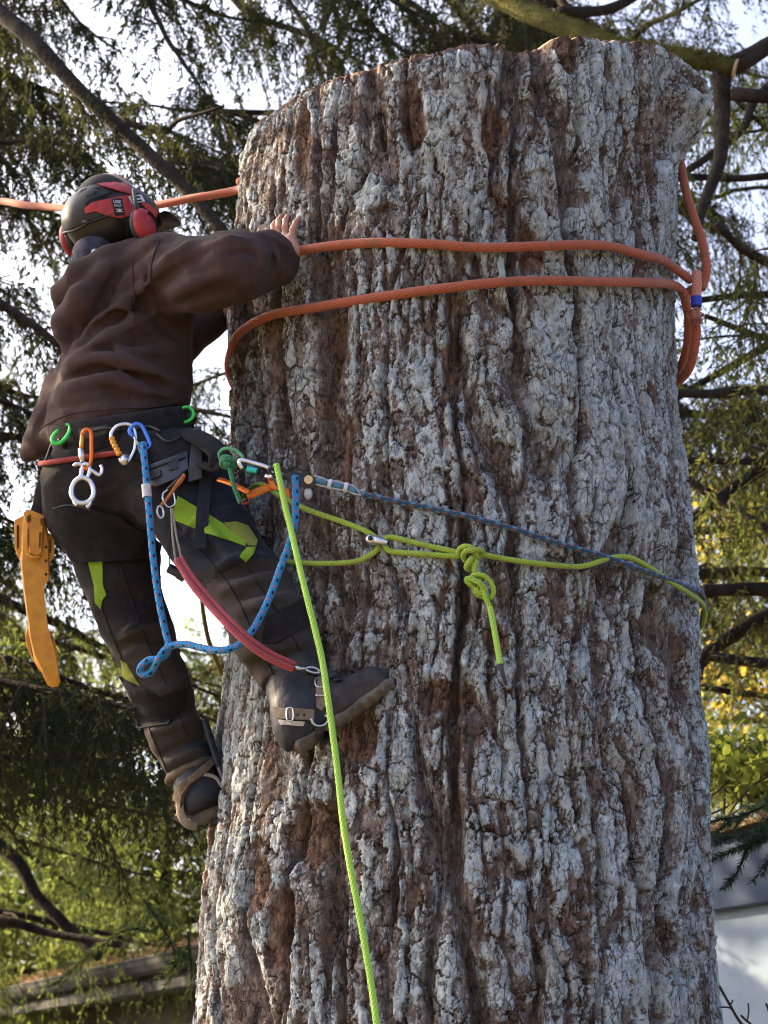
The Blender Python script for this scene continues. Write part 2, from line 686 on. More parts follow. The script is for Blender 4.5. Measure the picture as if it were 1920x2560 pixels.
# ------------------------------------------------------------------ materials of the setting
def bark_mat():
    m = bpy.data.materials.new('stump_bark')
    m.use_nodes = True
    nt = m.node_tree
    N, L = nt.nodes, nt.links
    bs = N['Principled BSDF']
    bs.inputs['Roughness'].default_value = .9
    bs.inputs['Specular IOR Level'].default_value = .15
    tc = N.new('ShaderNodeTexCoord')

    def attr(n):
        a = N.new('ShaderNodeAttribute')
        a.attribute_name = n
        return a.outputs['Fac']

    def noise(scale, det=5, rough=.65, sc=(1, 1, 1), dist=0):
        mp = N.new('ShaderNodeMapping')
        mp.inputs['Scale'].default_value = sc
        L.new(tc.outputs['Object'], mp.inputs['Vector'])
        n = N.new('ShaderNodeTexNoise')
        n.inputs['Scale'].default_value = scale
        n.inputs['Detail'].default_value = det
        n.inputs['Roughness'].default_value = rough
        n.inputs['Distortion'].default_value = dist
        L.new(mp.outputs[0], n.inputs['Vector'])
        return n.outputs['Fac']

    def mth(op, a, b=None, c=None):
        n = N.new('ShaderNodeMath')
        n.operation = op
        for i, x in enumerate((a, b, c)):
            if x is None:
                continue
            if isinstance(x, (int, float)):
                n.inputs[i].default_value = x
            else:
                L.new(x, n.inputs[i])
        return n.outputs[0]

    def ramp(f, stops):
        r = N.new('ShaderNodeValToRGB')
        e = r.color_ramp.elements
        while len(e) < len(stops):
            e.new(.5)
        for i, (p, c) in enumerate(stops):
            e[i].position = p
            e[i].color = (*(c if isinstance(c, tuple) else (c, c, c)), 1)
        L.new(f, r.inputs['Fac'])
        return r.outputs['Color']

    def mix(f, a, b):
        n = N.new('ShaderNodeMix')
        n.data_type = 'RGBA'
        if isinstance(f, (int, float)):
            n.inputs[0].default_value = f
        else:
            L.new(f, n.inputs[0])
        L.new(a, n.inputs[6])
        L.new(b, n.inputs[7])
        return n.outputs[2]
    ridge, flake, rust, crack = attr('ridge'), attr('flake'), attr('rust'), attr('crack')
    base = ramp(noise(38, 7, .7, (1, 1, .55)), [(.30, (.048, .036, .030)), (.46, (.15, .113, .096)), (.60, (.27, .226, .198)), (.74, (.41, .36, .325))])
    redb = ramp(noise(55, 6, .7, (1, 1, .5)), [(.3, (.048, .028, .020)), (.5, (.165, .100, .070)), (.72, (.35, .235, .16))])
    base = mix(rust, base, redb)
    # lichen crust: on the outer plates, broken up by fine noise
    big = noise(2.6, 3, .5, (1, 1, .5))
    med = noise(15, 5, .65, (1, 1, .35))
    fine = noise(85, 7, .78, (1, 1, .5), .5)
    lm = mth('ADD', mth('MULTIPLY', fine, 1.7), mth('MULTIPLY', med, .8))
    lm = mth('ADD', lm, mth('MULTIPLY', big, .55))
    lm = mth('ADD', lm, mth('MULTIPLY', ridge, .42))
    lm = mth('ADD', lm, mth('MULTIPLY', flake, .22))
    lm = mth('SUBTRACT', lm, mth('MULTIPLY', rust, .55))
    lm = mth('SUBTRACT', lm, mth('MULTIPLY', crack, .35))
    sxyz = N.new('ShaderNodeSeparateXYZ')
    L.new(tc.outputs['Object'], sxyz.inputs[0])
    lm = mth('ADD', lm, mth('MULTIPLY', sxyz.outputs[0], .22))       # more lichen crust towards the right side
    lm = mth('SUBTRACT', lm, mth('MULTIPLY', mth('MAXIMUM', mth('SUBTRACT', sxyz.outputs[2], 3.2), 0.0), .05))
    lmask = ramp(mth('MULTIPLY', lm, .5), [(.865, 0.0), (.95, 1.0)])
    lich = ramp(noise(30, 6, .7), [(.3, (.25, .285, .29)), (.5, (.42, .475, .485)), (.7, (.64, .70, .71))])
    warm = ramp(noise(7, 4, .6), [(.45, 0.0), (.62, 1.0)])
    lich2 = ramp(noise(70, 5, .7), [(.3, (.24, .215, .17)), (.7, (.46, .42, .33))])
    lich = mix(mth('MULTIPLY', warm, .45), lich, lich2)
    col = mix(lmask, base, lich)
    # fine cracks between flakes
    mpv = N.new('ShaderNodeMapping')
    mpv.inputs['Scale'].default_value = (1, 1, .38)
    nw_ = N.new('ShaderNodeTexNoise')
    nw_.inputs['Scale'].default_value = 42
    nw_.inputs['Detail'].default_value = 4
    L.new(tc.outputs['Object'], nw_.inputs['Vector'])
    va = N.new('ShaderNodeVectorMath')
    va.operation = 'MULTIPLY_ADD'
    L.new(nw_.outputs['Color'], va.inputs[0])
    va.inputs[1].default_value = (.022, .022, .022)
    L.new(tc.outputs['Object'], va.inputs[2])
    L.new(va.outputs[0], mpv.inputs['Vector'])

    def vor(scale):
        n = N.new('ShaderNodeTexVoronoi')
        n.feature = 'DISTANCE_TO_EDGE'
        n.inputs['Scale'].default_value = scale
        L.new(mpv.outputs[0], n.inputs['Vector'])
        return n.outputs['Distance']
    v1, v2 = vor(52), vor(120)
    gate = ramp(noise(26, 4, .7, (1, 1, .5)), [(.46, 0.0), (.58, 1.0)])
    gate2 = ramp(noise(60, 4, .7, (1, 1, .5)), [(.52, 0.0), (.60, 1.0)])
    c1 = mth('MULTIPLY', ramp(v1, [(.015, 1.0), (.075, 0.0)]), gate)
    c2 = mth('MULTIPLY', ramp(v2, [(.02, 1.0), (.10, 0.0)]), gate2)
    fcr = mth('MAXIMUM', c1, mth('MULTIPLY', c2, .45))
    # pits and cracks are coloured darker
    pit = ramp(noise(95, 6, .78, (1, 1, .4), .7), [(.37, 1.0), (.425, 0.0)])
    dark = ramp(noise(90, 3), [(.3, (.018, .012, .010)), (.7, (.05, .034, .027))])
    col = mix(mth('MULTIPLY', pit, .85), col, dark)
    col = mix(mth('MULTIPLY', crack, .62), col, dark)
    col = mix(mth('MULTIPLY', fcr, .78), col, dark)
    L.new(col, bs.inputs['Base Color'])
    bh = mth('ADD', mth('MULTIPLY', noise(150, 5, .75, (1, 1, .45)), 1.0), mth('MULTIPLY', noise(60, 5, .75, (1, 1, .25)), 1.2))
    bh = mth('SUBTRACT', bh, mth('MULTIPLY', fcr, 1.1))
    b = N.new('ShaderNodeBump')
    b.inputs['Strength'].default_value = .9
    b.inputs['Distance'].default_value = .007
    L.new(bh, b.inputs['Height'])
    L.new(b.outputs['Normal'], bs.inputs['Normal'])
    return m


def leaf_mat(name, col, col2, trans, tw=.45, vs_=1.5):
    m = bpy.data.materials.new(name)
    m.use_nodes = True
    nt = m.node_tree
    N, L = nt.nodes, nt.links
    N.remove(N['Principled BSDF'])
    tc = N.new('ShaderNodeTexCoord')
    n1 = N.new('ShaderNodeTexNoise')
    n1.inputs['Scale'].default_value = vs_
    n1.inputs['Detail'].default_value = 6
    n1.inputs['Roughness'].default_value = .7
    L.new(tc.outputs['Object'], n1.inputs['Vector'])
    rp = N.new('ShaderNodeValToRGB')
    rp.color_ramp.elements[0].position = .35
    rp.color_ramp.elements[1].position = .65
    rp.color_ramp.elements[0].color = (*col, 1)
    rp.color_ramp.elements[1].color = (*col2, 1)
    L.new(n1.outputs['Fac'], rp.inputs['Fac'])
    d = N.new('ShaderNodeBsdfDiffuse')
    L.new(rp.outputs['Color'], d.inputs['Color'])
    g = N.new('ShaderNodeBsdfTranslucent')
    g.inputs['Color'].default_value = (*trans, 1)
    mx = N.new('ShaderNodeMixShader')
    mx.inputs[0].default_value = tw
    L.new(d.outputs[0], mx.inputs[1])
    L.new(g.outputs[0], mx.inputs[2])
    L.new(mx.outputs[0], N['Material Output'].inputs['Surface'])
    return m


# ------------------------------------------------------------------ ground
g = MB()
nx = 60
gx = np.sign(np.linspace(-1, 1, nx)) * np.abs(np.linspace(-1, 1, nx)) ** 3 * 600
GX, GY = np.meshgrid(gx, gx + 5, indexing='ij')
GZ = .05 * fbm(GX * .6, GY * .6, s=3) * (np.hypot(GX, GY) < 60)
V = np.stack([GX, GY, GZ], -1).reshape(-1, 3)
ii, jj = np.meshgrid(np.arange(nx - 1), np.arange(nx - 1), indexing='ij')
Fq = np.stack([ii * nx + jj, (ii + 1) * nx + jj, (ii + 1) * nx + jj + 1, ii * nx + jj + 1], -1).reshape(-1, 4)
m_ground = mat('forest_ground', (.10, .085, .05), .95, .1, var=.4, vscale=2.0, bump=.6, bscale=14, bdist=.05, col2=(.16, .13, .075))
obj('ground', V, Fq, m_ground, kind='structure')

# ------------------------------------------------------------------ the big stump
XC, YC = 0.205, 5.0
EDGE_L = [(631, 336), (606, 430), (602, 463), (592, 600), (580, 787), (590, 1041), (580, 1330), (567, 1620), (546, 1805), (521, 2083), (496, 2315), (486, 2546)]
EDGE_R = [(1690, 197), (1694, 300), (1696, 382), (1690, 600), (1684, 810), (1692, 1018), (1716, 1157), (1747, 1389), (1753, 1736), (1778, 1910), (1776, 2083), (1788, 2315), (1802, 2546)]


def sil(e):
    d = ray(*np.array(e, float).T)
    r = np.abs(XC * d[:, 1] - YC * d[:, 0]) / np.hypot(d[:, 0], d[:, 1])
    t = (XC * d[:, 0] + YC * d[:, 1]) / (d[:, 0] ** 2 + d[:, 1] ** 2)
    return CAMZ + d[:, 2] * t, r


ZL, RL = sil(EDGE_L)
ZR, RR = sil(EDGE_R)
ZL, RL, ZR, RR = ZL[::-1], RL[::-1], ZR[::-1], RR[::-1]


def trunk_r(z, cth):
    """radius of the outer bark at height z; cth = cosine of the angle from +X"""
    flare = .25 * np.clip((1.5 - z) / 1.5, 0, 1) ** 2.2
    rl = np.interp(z, ZL, RL)
    rr = np.interp(z, ZR, RR)
    return (rl + rr) / 2 + (rr - rl) / 2 * cth + flare


pa = pt(650, 330, 4.95)
pb = pt(1690, 165, 4.95)
pc = pt(1160, 132, 4.45)
_A = np.array([[1, p[0] - XC, p[1] - YC] for p in (pa, pb, pc)])
TOP = np.linalg.solve(_A, np.array([pa[2], pb[2], pc[2]]))


def trunk_bark(TH, Z):
    r0 = trunk_r(Z, np.cos(TH))
    u = (TH + math.pi / 2) * .6
    wx = .065 * fbm(u * 3, Z * 1.5, s=11, oct=3) + .018 * fbm(u * 12, Z * 7, s=12, oct=3)
    uu, zz = u + wx, Z + .12 * fbm(u * 5, Z * 1.2, s=13, oct=2)
    f1, f2, cid = voronoi(uu / .128, zz / 1.35, s=21, jit=1.0)
    e = f2 - f1
    furrow = 1 - sstep(-.08, .24, e + .13 * fbm(u * 26, Z * 7, s=15, oct=4) + .20 * fbm(u * 5, Z * 1.2, s=16, oct=2))
    # a second, shallower set of splits inside the ridges
    g1, g2, gid = voronoi((uu + .006 * fbm(u * 40, Z * 30, s=18)) / .043, zz / .40, s=41, jit=.95)
    split = (1 - sstep(-.04, .26, g2 - g1 + .12 * fbm(u * 60, Z * 40, s=17, oct=3))) * sstep(-.25, .15, fbm(u * 7, Z * 2.2, s=20, oct=2))
    # plates
    wob = .016 * fbm(u * 45, Z * 40, s=19, oct=4)
    wob2 = .016 * fbm(u * 42 + 7, Z * 38, s=29, oct=4)
    p1, p2, pid = voronoi((uu + wob * .8) / .030, (Z + wob2 * 1.6) / .080, s=51, jit=1.0)
    pcr = (1 - sstep(0, .11, p2 - p1)) * sstep(-.35, .15, fbm(u * 30, Z * 22, s=33, oct=2))
    q1, q2, qid = voronoi((uu + wob * .8) / .0125, (Z - wob2 * 1.2) / .024, s=61, jit=1.0)
    qcr = (1 - sstep(0, .20, q2 - q1)) * sstep(-.25, .3, fbm(u * 50, Z * 50, s=34, oct=2))
    rg = 1 - furrow
    broad = fbm(u * 3.4, Z * .9, s=71, oct=3)
    d = -.058 * furrow ** 1.2 - .019 * split * (.4 + .6 * rg) + .022 * broad
    d += (.0095 * (pid - .6) - .010 * pcr) * (.5 + .5 * rg)
    d += .0036 * (qid - .5) - .0038 * qcr
    d += .0035 * fbm(u * 70, Z * 9, s=81, oct=4) + .0032 * (np.abs(fbm(u * 90, Z * 12, s=82, oct=3)) * 2 - .5)
    # burl near the top on the right
    dz = Z - BURL[1]
    da = (TH - BURL[0] + math.pi) % (2 * math.pi) - math.pi
    bl = np.exp(-(np.abs(da) / .30) ** 3 - (np.abs(dz) / .105) ** 3)
    d += .085 * bl * (1 + .5 * fbm(u * 14, Z * 14, s=91, oct=3))
    rust = np.zeros_like(Z)
    for (th, z, wth, wz, st) in SCARS:
        a = (TH - th + math.pi) % (2 * math.pi) - math.pi
        k = sstep(1.25, .75, np.sqrt((a / wth) ** 2 + ((Z - z) / wz) ** 2) + .35 * fbm(u * 30, Z * 22, s=95, oct=3))
        d -= st * k * (.6 + .6 * pid)
        rust = np.maximum(rust, k)
    rust = np.maximum(rust, .7 * sstep(.26, .6, fbm(u * 9, Z * 3.0, s=101, oct=4) + .30 * (pid > .82) - .12 + .10 * split - .08 * sstep(2.4, 4.0, Z)))
    rust = np.maximum(rust, .4 * (qid > .95))
    tz = TOP[0] + TOP[1] * np.cos(TH) * r0 + TOP[2] * np.sin(TH) * r0
    near_top = np.clip((Z - (tz - .07)) / .07, 0, 1)
    d -= .022 * near_top ** 3 * (.35 + pid * .8)
    rust = np.maximum(rust, sstep(.55, 1.0, near_top + .25 * fbm(u * 20, Z * 12, s=105)) * .9)
    rust = np.maximum(rust, .4 * split * (1 - furrow))
    ridge = np.clip(rg - .55 * split, 0, 1) * (1 - .35 * pcr) * (.45 + .75 * pid)
    crack = np.clip(.8 * pcr + .45 * qcr + .2 * furrow ** 3, 0, 1)
    return r0 + d, ridge, .6 * pid + .4 * qid, rust, crack


def theta_of(p):
    return math.atan2(p[1] - YC, p[0] - XC)


def on_trunk(px, py, off=.012):
    """where a view ray meets the outer bark, moved outward by off"""
    px, py = np.atleast_1d(np.asarray(px, float)), np.atleast_1d(np.asarray(py, float))
    d = ray(px, py)
    Y = np.full(len(px), 4.0)
    out = None
    for _ in range(60):
        P = ORG + d * (Y / d[:, 1])[:, None]
        rad = np.hypot(P[:, 0] - XC, P[:, 1] - YC)
        cth = (P[:, 0] - XC) / rad
        R = trunk_r(P[:, 2], cth) + off
        Y = Y + (rad - R) * .6
        Y = np.minimum(Y, YC - .02)
    P = ORG + d * (Y / d[:, 1])[:, None]
    return P


_b = pt(1690, 285, 4.92)
BURL = (theta_of(_b) - .02, _b[2])
SCARS = []
for (sx, sy, w, h_, st) in [(770, 2090, 60, 75, .030), (1105, 1740, 65, 40, .02), (1240, 1600, 30, 35, .012), (1030, 290, 28, 95, .03), (1425, 130, 30, 60, .022),
                            (1235, 330, 30, 70, .02), (880, 1830, 60, 60, .018), (1640, 990, 25, 40, .015), (820, 860, 22, 80, .015), (860, 1120, 26, 90, .018),
                            (1130, 900, 25, 55, .02), (700, 2330, 40, 90, .02), (1660, 420, 26, 40, .02), (640, 2200, 35, 80, .02), (1330, 620, 40, 60, .02), (760, 360, 26, 110, .02)]:
    p = on_trunk(sx, sy, 0)[0]
    SCARS.append((theta_of(p), p[2], w / F_PX * 5 / .6, h_ / F_PX * 5, st))

stump = thing('tree_stump', 'huge cut conifer trunk with furrowed bark and pale lichen, wrapped in ropes', 'tree trunk', (XC, YC, 0))
n_front, n_back = 540, 44
th = np.concatenate([np.linspace(-math.pi - .12, .12, n_front, endpoint=False), np.linspace(.12, math.pi - .12, n_back, endpoint=False)])
nth = len(th)
v = np.concatenate([np.linspace(0, .30, 40, endpoint=False), np.linspace(.30, 1, 800)])
TH = np.broadcast_to(th[None], (len(v), nth)).copy()
rt = trunk_r(np.full(nth, 4.2), np.cos(th))
ztop = TOP[0] + TOP[1] * np.cos(th) * rt + TOP[2] * np.sin(th) * rt
uth = (th + math.pi / 2) * .6
_p1, _p2, _pid = voronoi(uth / .05, uth * 0, s=131)
ztop = ztop + .007 * fbm(uth * 9, uth * 0 + 3, s=111, oct=3) + .010 * (_pid - .5)
zlow = 1.62
Z = np.where(v[:, None] < .30, v[:, None] / .30 * zlow, zlow + (v[:, None] - .30) / .70 * (ztop[None] - zlow))
R_, A_ridge, A_flake, A_rust, A_crack = trunk_bark(TH, Z)
V = np.stack([XC + R_ * np.cos(TH), YC + R_ * np.sin(TH), Z], -1)
# the broken top edge rounds inwards
a = np.arange(len(v) - 1)[:, None]
b = np.arange(nth)[None]
b2 = (b + 1) % nth
Fq = np.stack([a * nth + b, a * nth + b2, (a + 1) * nth + b2, (a + 1) * nth + b], -1).reshape(-1, 4)
m_bark = bark_mat()
obj('bark', V.reshape(-1, 3), Fq, m_bark, stump, attrs={'ridge': A_ridge.ravel(), 'flake': A_flake.ravel(), 'rust': A_rust.ravel(), 'crack': A_crack.ravel()})
# the sawn face
rim = V[-1] * 1.0
cen = np.array([XC, YC, TOP[0]])
rings = [rim] + [cen + (rim - cen) * f + np.stack([0 * th, 0 * th, .006 * fbm(uth * 8, uth * 0 + f * 9, s=121)], -1) * 1 for f in (.97, .9, .75, .5, .25, .02)]
V2 = np.concatenate(rings)
a = np.arange(len(rings) - 1)[:, None]
Fq2 = np.stack([a * nth + b, a * nth + b2, (a + 1) * nth + b2, (a + 1) * nth + b], -1).reshape(-1, 4)
m_wood = mat('sawn_wood', (.46, .30, .16), .8, .2, var=.3, vscale=22, bump=.5, bscale=70)
obj('sawn_face', V2, Fq2, m_wood, stump)

# ------------------------------------------------------------------ house with the long eave behind the stump
def hit_z(px, py, z):
    d = ray(px, py)
    return ORG + d * ((z - CAMZ) / d[2])


EZ = 2.42
eL = hit_z(0, 2478, EZ)
eR = hit_z(1771, 2098, EZ)
ed = (eR - eL) / np.linalg.norm(eR - eL)
eo = np.array([ed[1], -ed[0], 0])
if eo @ (ORG - eL) < 0:
    eo = -eo                                    # outwards
zz_ = np.array([0, 0, 1.0])
e0, e1 = eL - ed * 5.0, eR + ed * 1.35
house = thing('house', 'low house with slate blue fascia, grey gutter and needle covered roof behind the stump', 'house', (float((e0[0] + e1[0]) / 2), float((e0[1] + e1[1]) / 2), 0))
m_fascia = mat('slate_paint', (.036, .056, .098), .85, .12, var=.14, vscale=6, bump=.15, bscale=60)
m_gutter = mat('gutter_paint', (.014, .015, .017), .85, .12, var=.2, vscale=9, bump=.1, bscale=60)
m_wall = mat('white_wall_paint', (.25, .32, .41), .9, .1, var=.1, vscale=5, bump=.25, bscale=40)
m_soffit = mat('soffit_paint', (.075, .070, .064), .9, .1, var=.15, vscale=8, bump=.2)
m_roof = mat('needle_littered_roofing', (.20, .115, .06), .95, .1, var=.5, vscale=26, bump=.8, bscale=80, bdist=.01, col2=(.40, .26, .15))
Mrot = np.stack([ed, eo, zz_], 1)


def slab(mb, s0, s1, o0, o1, z0, z1, bev=.004, mi=0):
    """box along the eave: s along it from eL, o outwards, z up"""
    c = eL + ed * (s0 + s1) / 2 + eo * (o0 + o1) / 2
    mb.box((c[0], c[1], (z0 + z1) / 2), (s1 - s0, o1 - o0, z1 - z0), Mrot, mi, bev)


LEN = np.linalg.norm(eR - eL)
SPL = LEN * .60                                 # behind the stump: gutter ends, bare fascia begins
mb = MB()
slab(mb, SPL, LEN + 1.35, -.025, 0, EZ - .235, EZ)
mb.build('fascia', m_fascia, house, sharp=40)
mb = MB()
slab(mb, -5, SPL - .005, -.025, -.003, EZ - .20, EZ - .01)
mb.build('fascia', m_gutter, house, sharp=40)
mb = MB()                                       # gutter trough: an ogee profile swept along the eave
prof = [(0, 0), (.105, .0), (.112, -.012), (.104, -.022), (.098, -.05), (.075, -.085), (.05, -.105), (0, -.11)]
q = [eL - ed * 5 + eo * o_ + zz_ * z_ for o_, z_ in prof]
q2 = [eL + ed * (SPL - .3) + eo * o_ + zz_ * z_ for o_, z_ in prof]
n = len(prof)
mb.add(np.array(q + q2), [[i, (i + 1) % n, (i + 1) % n + n, i + n] for i in range(n)] + [list(range(n))[::-1], list(range(n, 2 * n))])
mb.build('gutter', m_gutter, house, smooth=False)
mb = MB()
slab(mb, -5, SPL - .06, -.52, -.027, EZ - .165, EZ - .15, 0)
mb.build('soffit', m_soffit, house, sharp=40)
mb = MB()
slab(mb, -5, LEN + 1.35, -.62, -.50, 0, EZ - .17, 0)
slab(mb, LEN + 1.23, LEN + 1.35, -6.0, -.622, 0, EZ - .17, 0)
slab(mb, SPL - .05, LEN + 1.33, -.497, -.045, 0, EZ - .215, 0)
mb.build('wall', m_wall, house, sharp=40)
mb = MB()
slab(mb, -5, SPL - .1, -.497, -.475, EZ - .36, EZ - .172, .003)
mb.build('frieze_board', m_soffit, house, sharp=40)
mb = MB()                                       # vertical corner seams of the wall cladding
for s in np.arange(-4.6, SPL - .2, .41):
    slab(mb, s, s + .035, -.499, -.489, 0, EZ - .37, 0)
mb.build('cladding_batten', m_wall, house, kind='stuff')
# the roof: rises away from the eave at a low pitch, its edge uneven with litter
na, nb = 420, 44
sa = np.linspace(-5, LEN + 1.35, na)
oo = -np.linspace(-.05, 5.5, nb)
SA, OO = np.meshgrid(sa, oo, indexing='ij')
slope = math.tan(math.radians(11))
RZ = EZ + .02 - OO * slope * (OO < 10) + .03 * np.clip(fbm(SA * 2.2, OO * 2.2, s=7, oct=4), -.2, 1) + .010 * fbm(SA * 22, OO * 22, s=8, oct=3)
RP = eL + SA[..., None] * ed + OO[..., None] * eo
RP[..., 2] = RZ
a, b = np.meshgrid(np.arange(na - 1), np.arange(nb - 1), indexing='ij')
Fr = np.stack([a * nb + b, a * nb + b + 1, (a + 1) * nb + b + 1, (a + 1) * nb + b], -1).reshape(-1, 4)
obj('roof', RP.reshape(-1, 3), Fr[:, ::-1], m_roof, house)
# fallen needles and twigs lying along the roof edge
nn = 9000
s_ = rng.uniform(-3, LEN + 1.3, nn)
o_ = -np.abs(rng.normal(0, .45, nn)) + .10
z_ = EZ + .02 - np.minimum(o_, 0) * slope + rng.uniform(0, .05, nn) * rng.uniform(0, 1, nn)
c = eL + s_[:, None] * ed + o_[:, None] * eo
c[:, 2] = z_ + .012
dr = rng.normal(0, 1, (nn, 3)) * (1, 1, .35)
dr /= np.linalg.norm(dr, axis=1)[:, None]
ln = rng.uniform(.02, .075, nn)[:, None]
sd = np.cross(dr, rng.normal(0, 1, (nn, 3)))
sd *= (rng.uniform(.0015, .004, nn) / np.linalg.norm(sd, axis=1))[:, None]
V = np.stack([c - dr * ln / 2 - sd, c - dr * ln / 2 + sd, c + dr * ln / 2], 1).reshape(-1, 3)
m_litter = mat('needle_litter', (.26, .15, .075), .9, .1, var=.5, vscale=9, bump=0, col2=(.48, .34, .20))
lit = obj('needle_litter', V, np.arange(3 * nn).reshape(-1, 3), m_litter, kind='stuff', smooth=False)
tag(lit, 'brown fallen needles and twigs along the house roof edge', 'litter')

# ------------------------------------------------------------------ conifers behind
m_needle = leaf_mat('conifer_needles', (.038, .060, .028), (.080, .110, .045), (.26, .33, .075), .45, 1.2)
m_needle_dark = leaf_mat('conifer_needles_shade_tint', (.013, .019, .013), (.030, .040, .023), (.065, .075, .022), .30, 1.5)  # backlit silhouette shade put into the needle colour
m_needle_mid = leaf_mat('conifer_needles_half_shade_tint', (.020, .030, .016), (.048, .064, .028), (.15, .18, .04), .38, 1.4)  # lighter degree of shade, also put into the needle colour
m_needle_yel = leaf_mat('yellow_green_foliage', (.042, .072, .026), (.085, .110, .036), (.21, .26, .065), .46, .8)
m_leaf = leaf_mat('hazel_leaves', (.05, .085, .02), (.10, .13, .03), (.24, .28, .05), .45, 2.5)
m_leaf_or = leaf_mat('autumn_leaves', (.10, .085, .025), (.20, .14, .035), (.42, .33, .06), .5, 1.5)
m_limb = mat('conifer_limb_bark', (.016, .013, .011), .95, .05, var=.5, vscale=14, bump=1, bscale=50, bdist=.010, col2=(.042, .035, .029))
m_moss = mat('mossy_limb_bark', (.036, .036, .014), .95, .05, var=.5, vscale=16, bump=1.0, bscale=90, bdist=.012, col2=(.085, .082, .026))
m_twig = mat('dark_twigs', (.055, .042, .033), .9, .1, var=.4, vscale=10, bump=0)
UP = np.array([0, 0, 1.0])


def unit(v):
    return v / (np.linalg.norm(v, axis=-1, keepdims=True) + 1e-12)


def near_frame(P, mg):
    d = P - ORG
    zc = d @ _fw
    x = d[:, 0] / zc * F_PX + 960
    y = 1280 - (d @ _up) / zc * F_PX
    return (zc > 1) & (x > -mg) & (x < 1920 + mg) & (y > -mg) & (y < 2560 + mg)


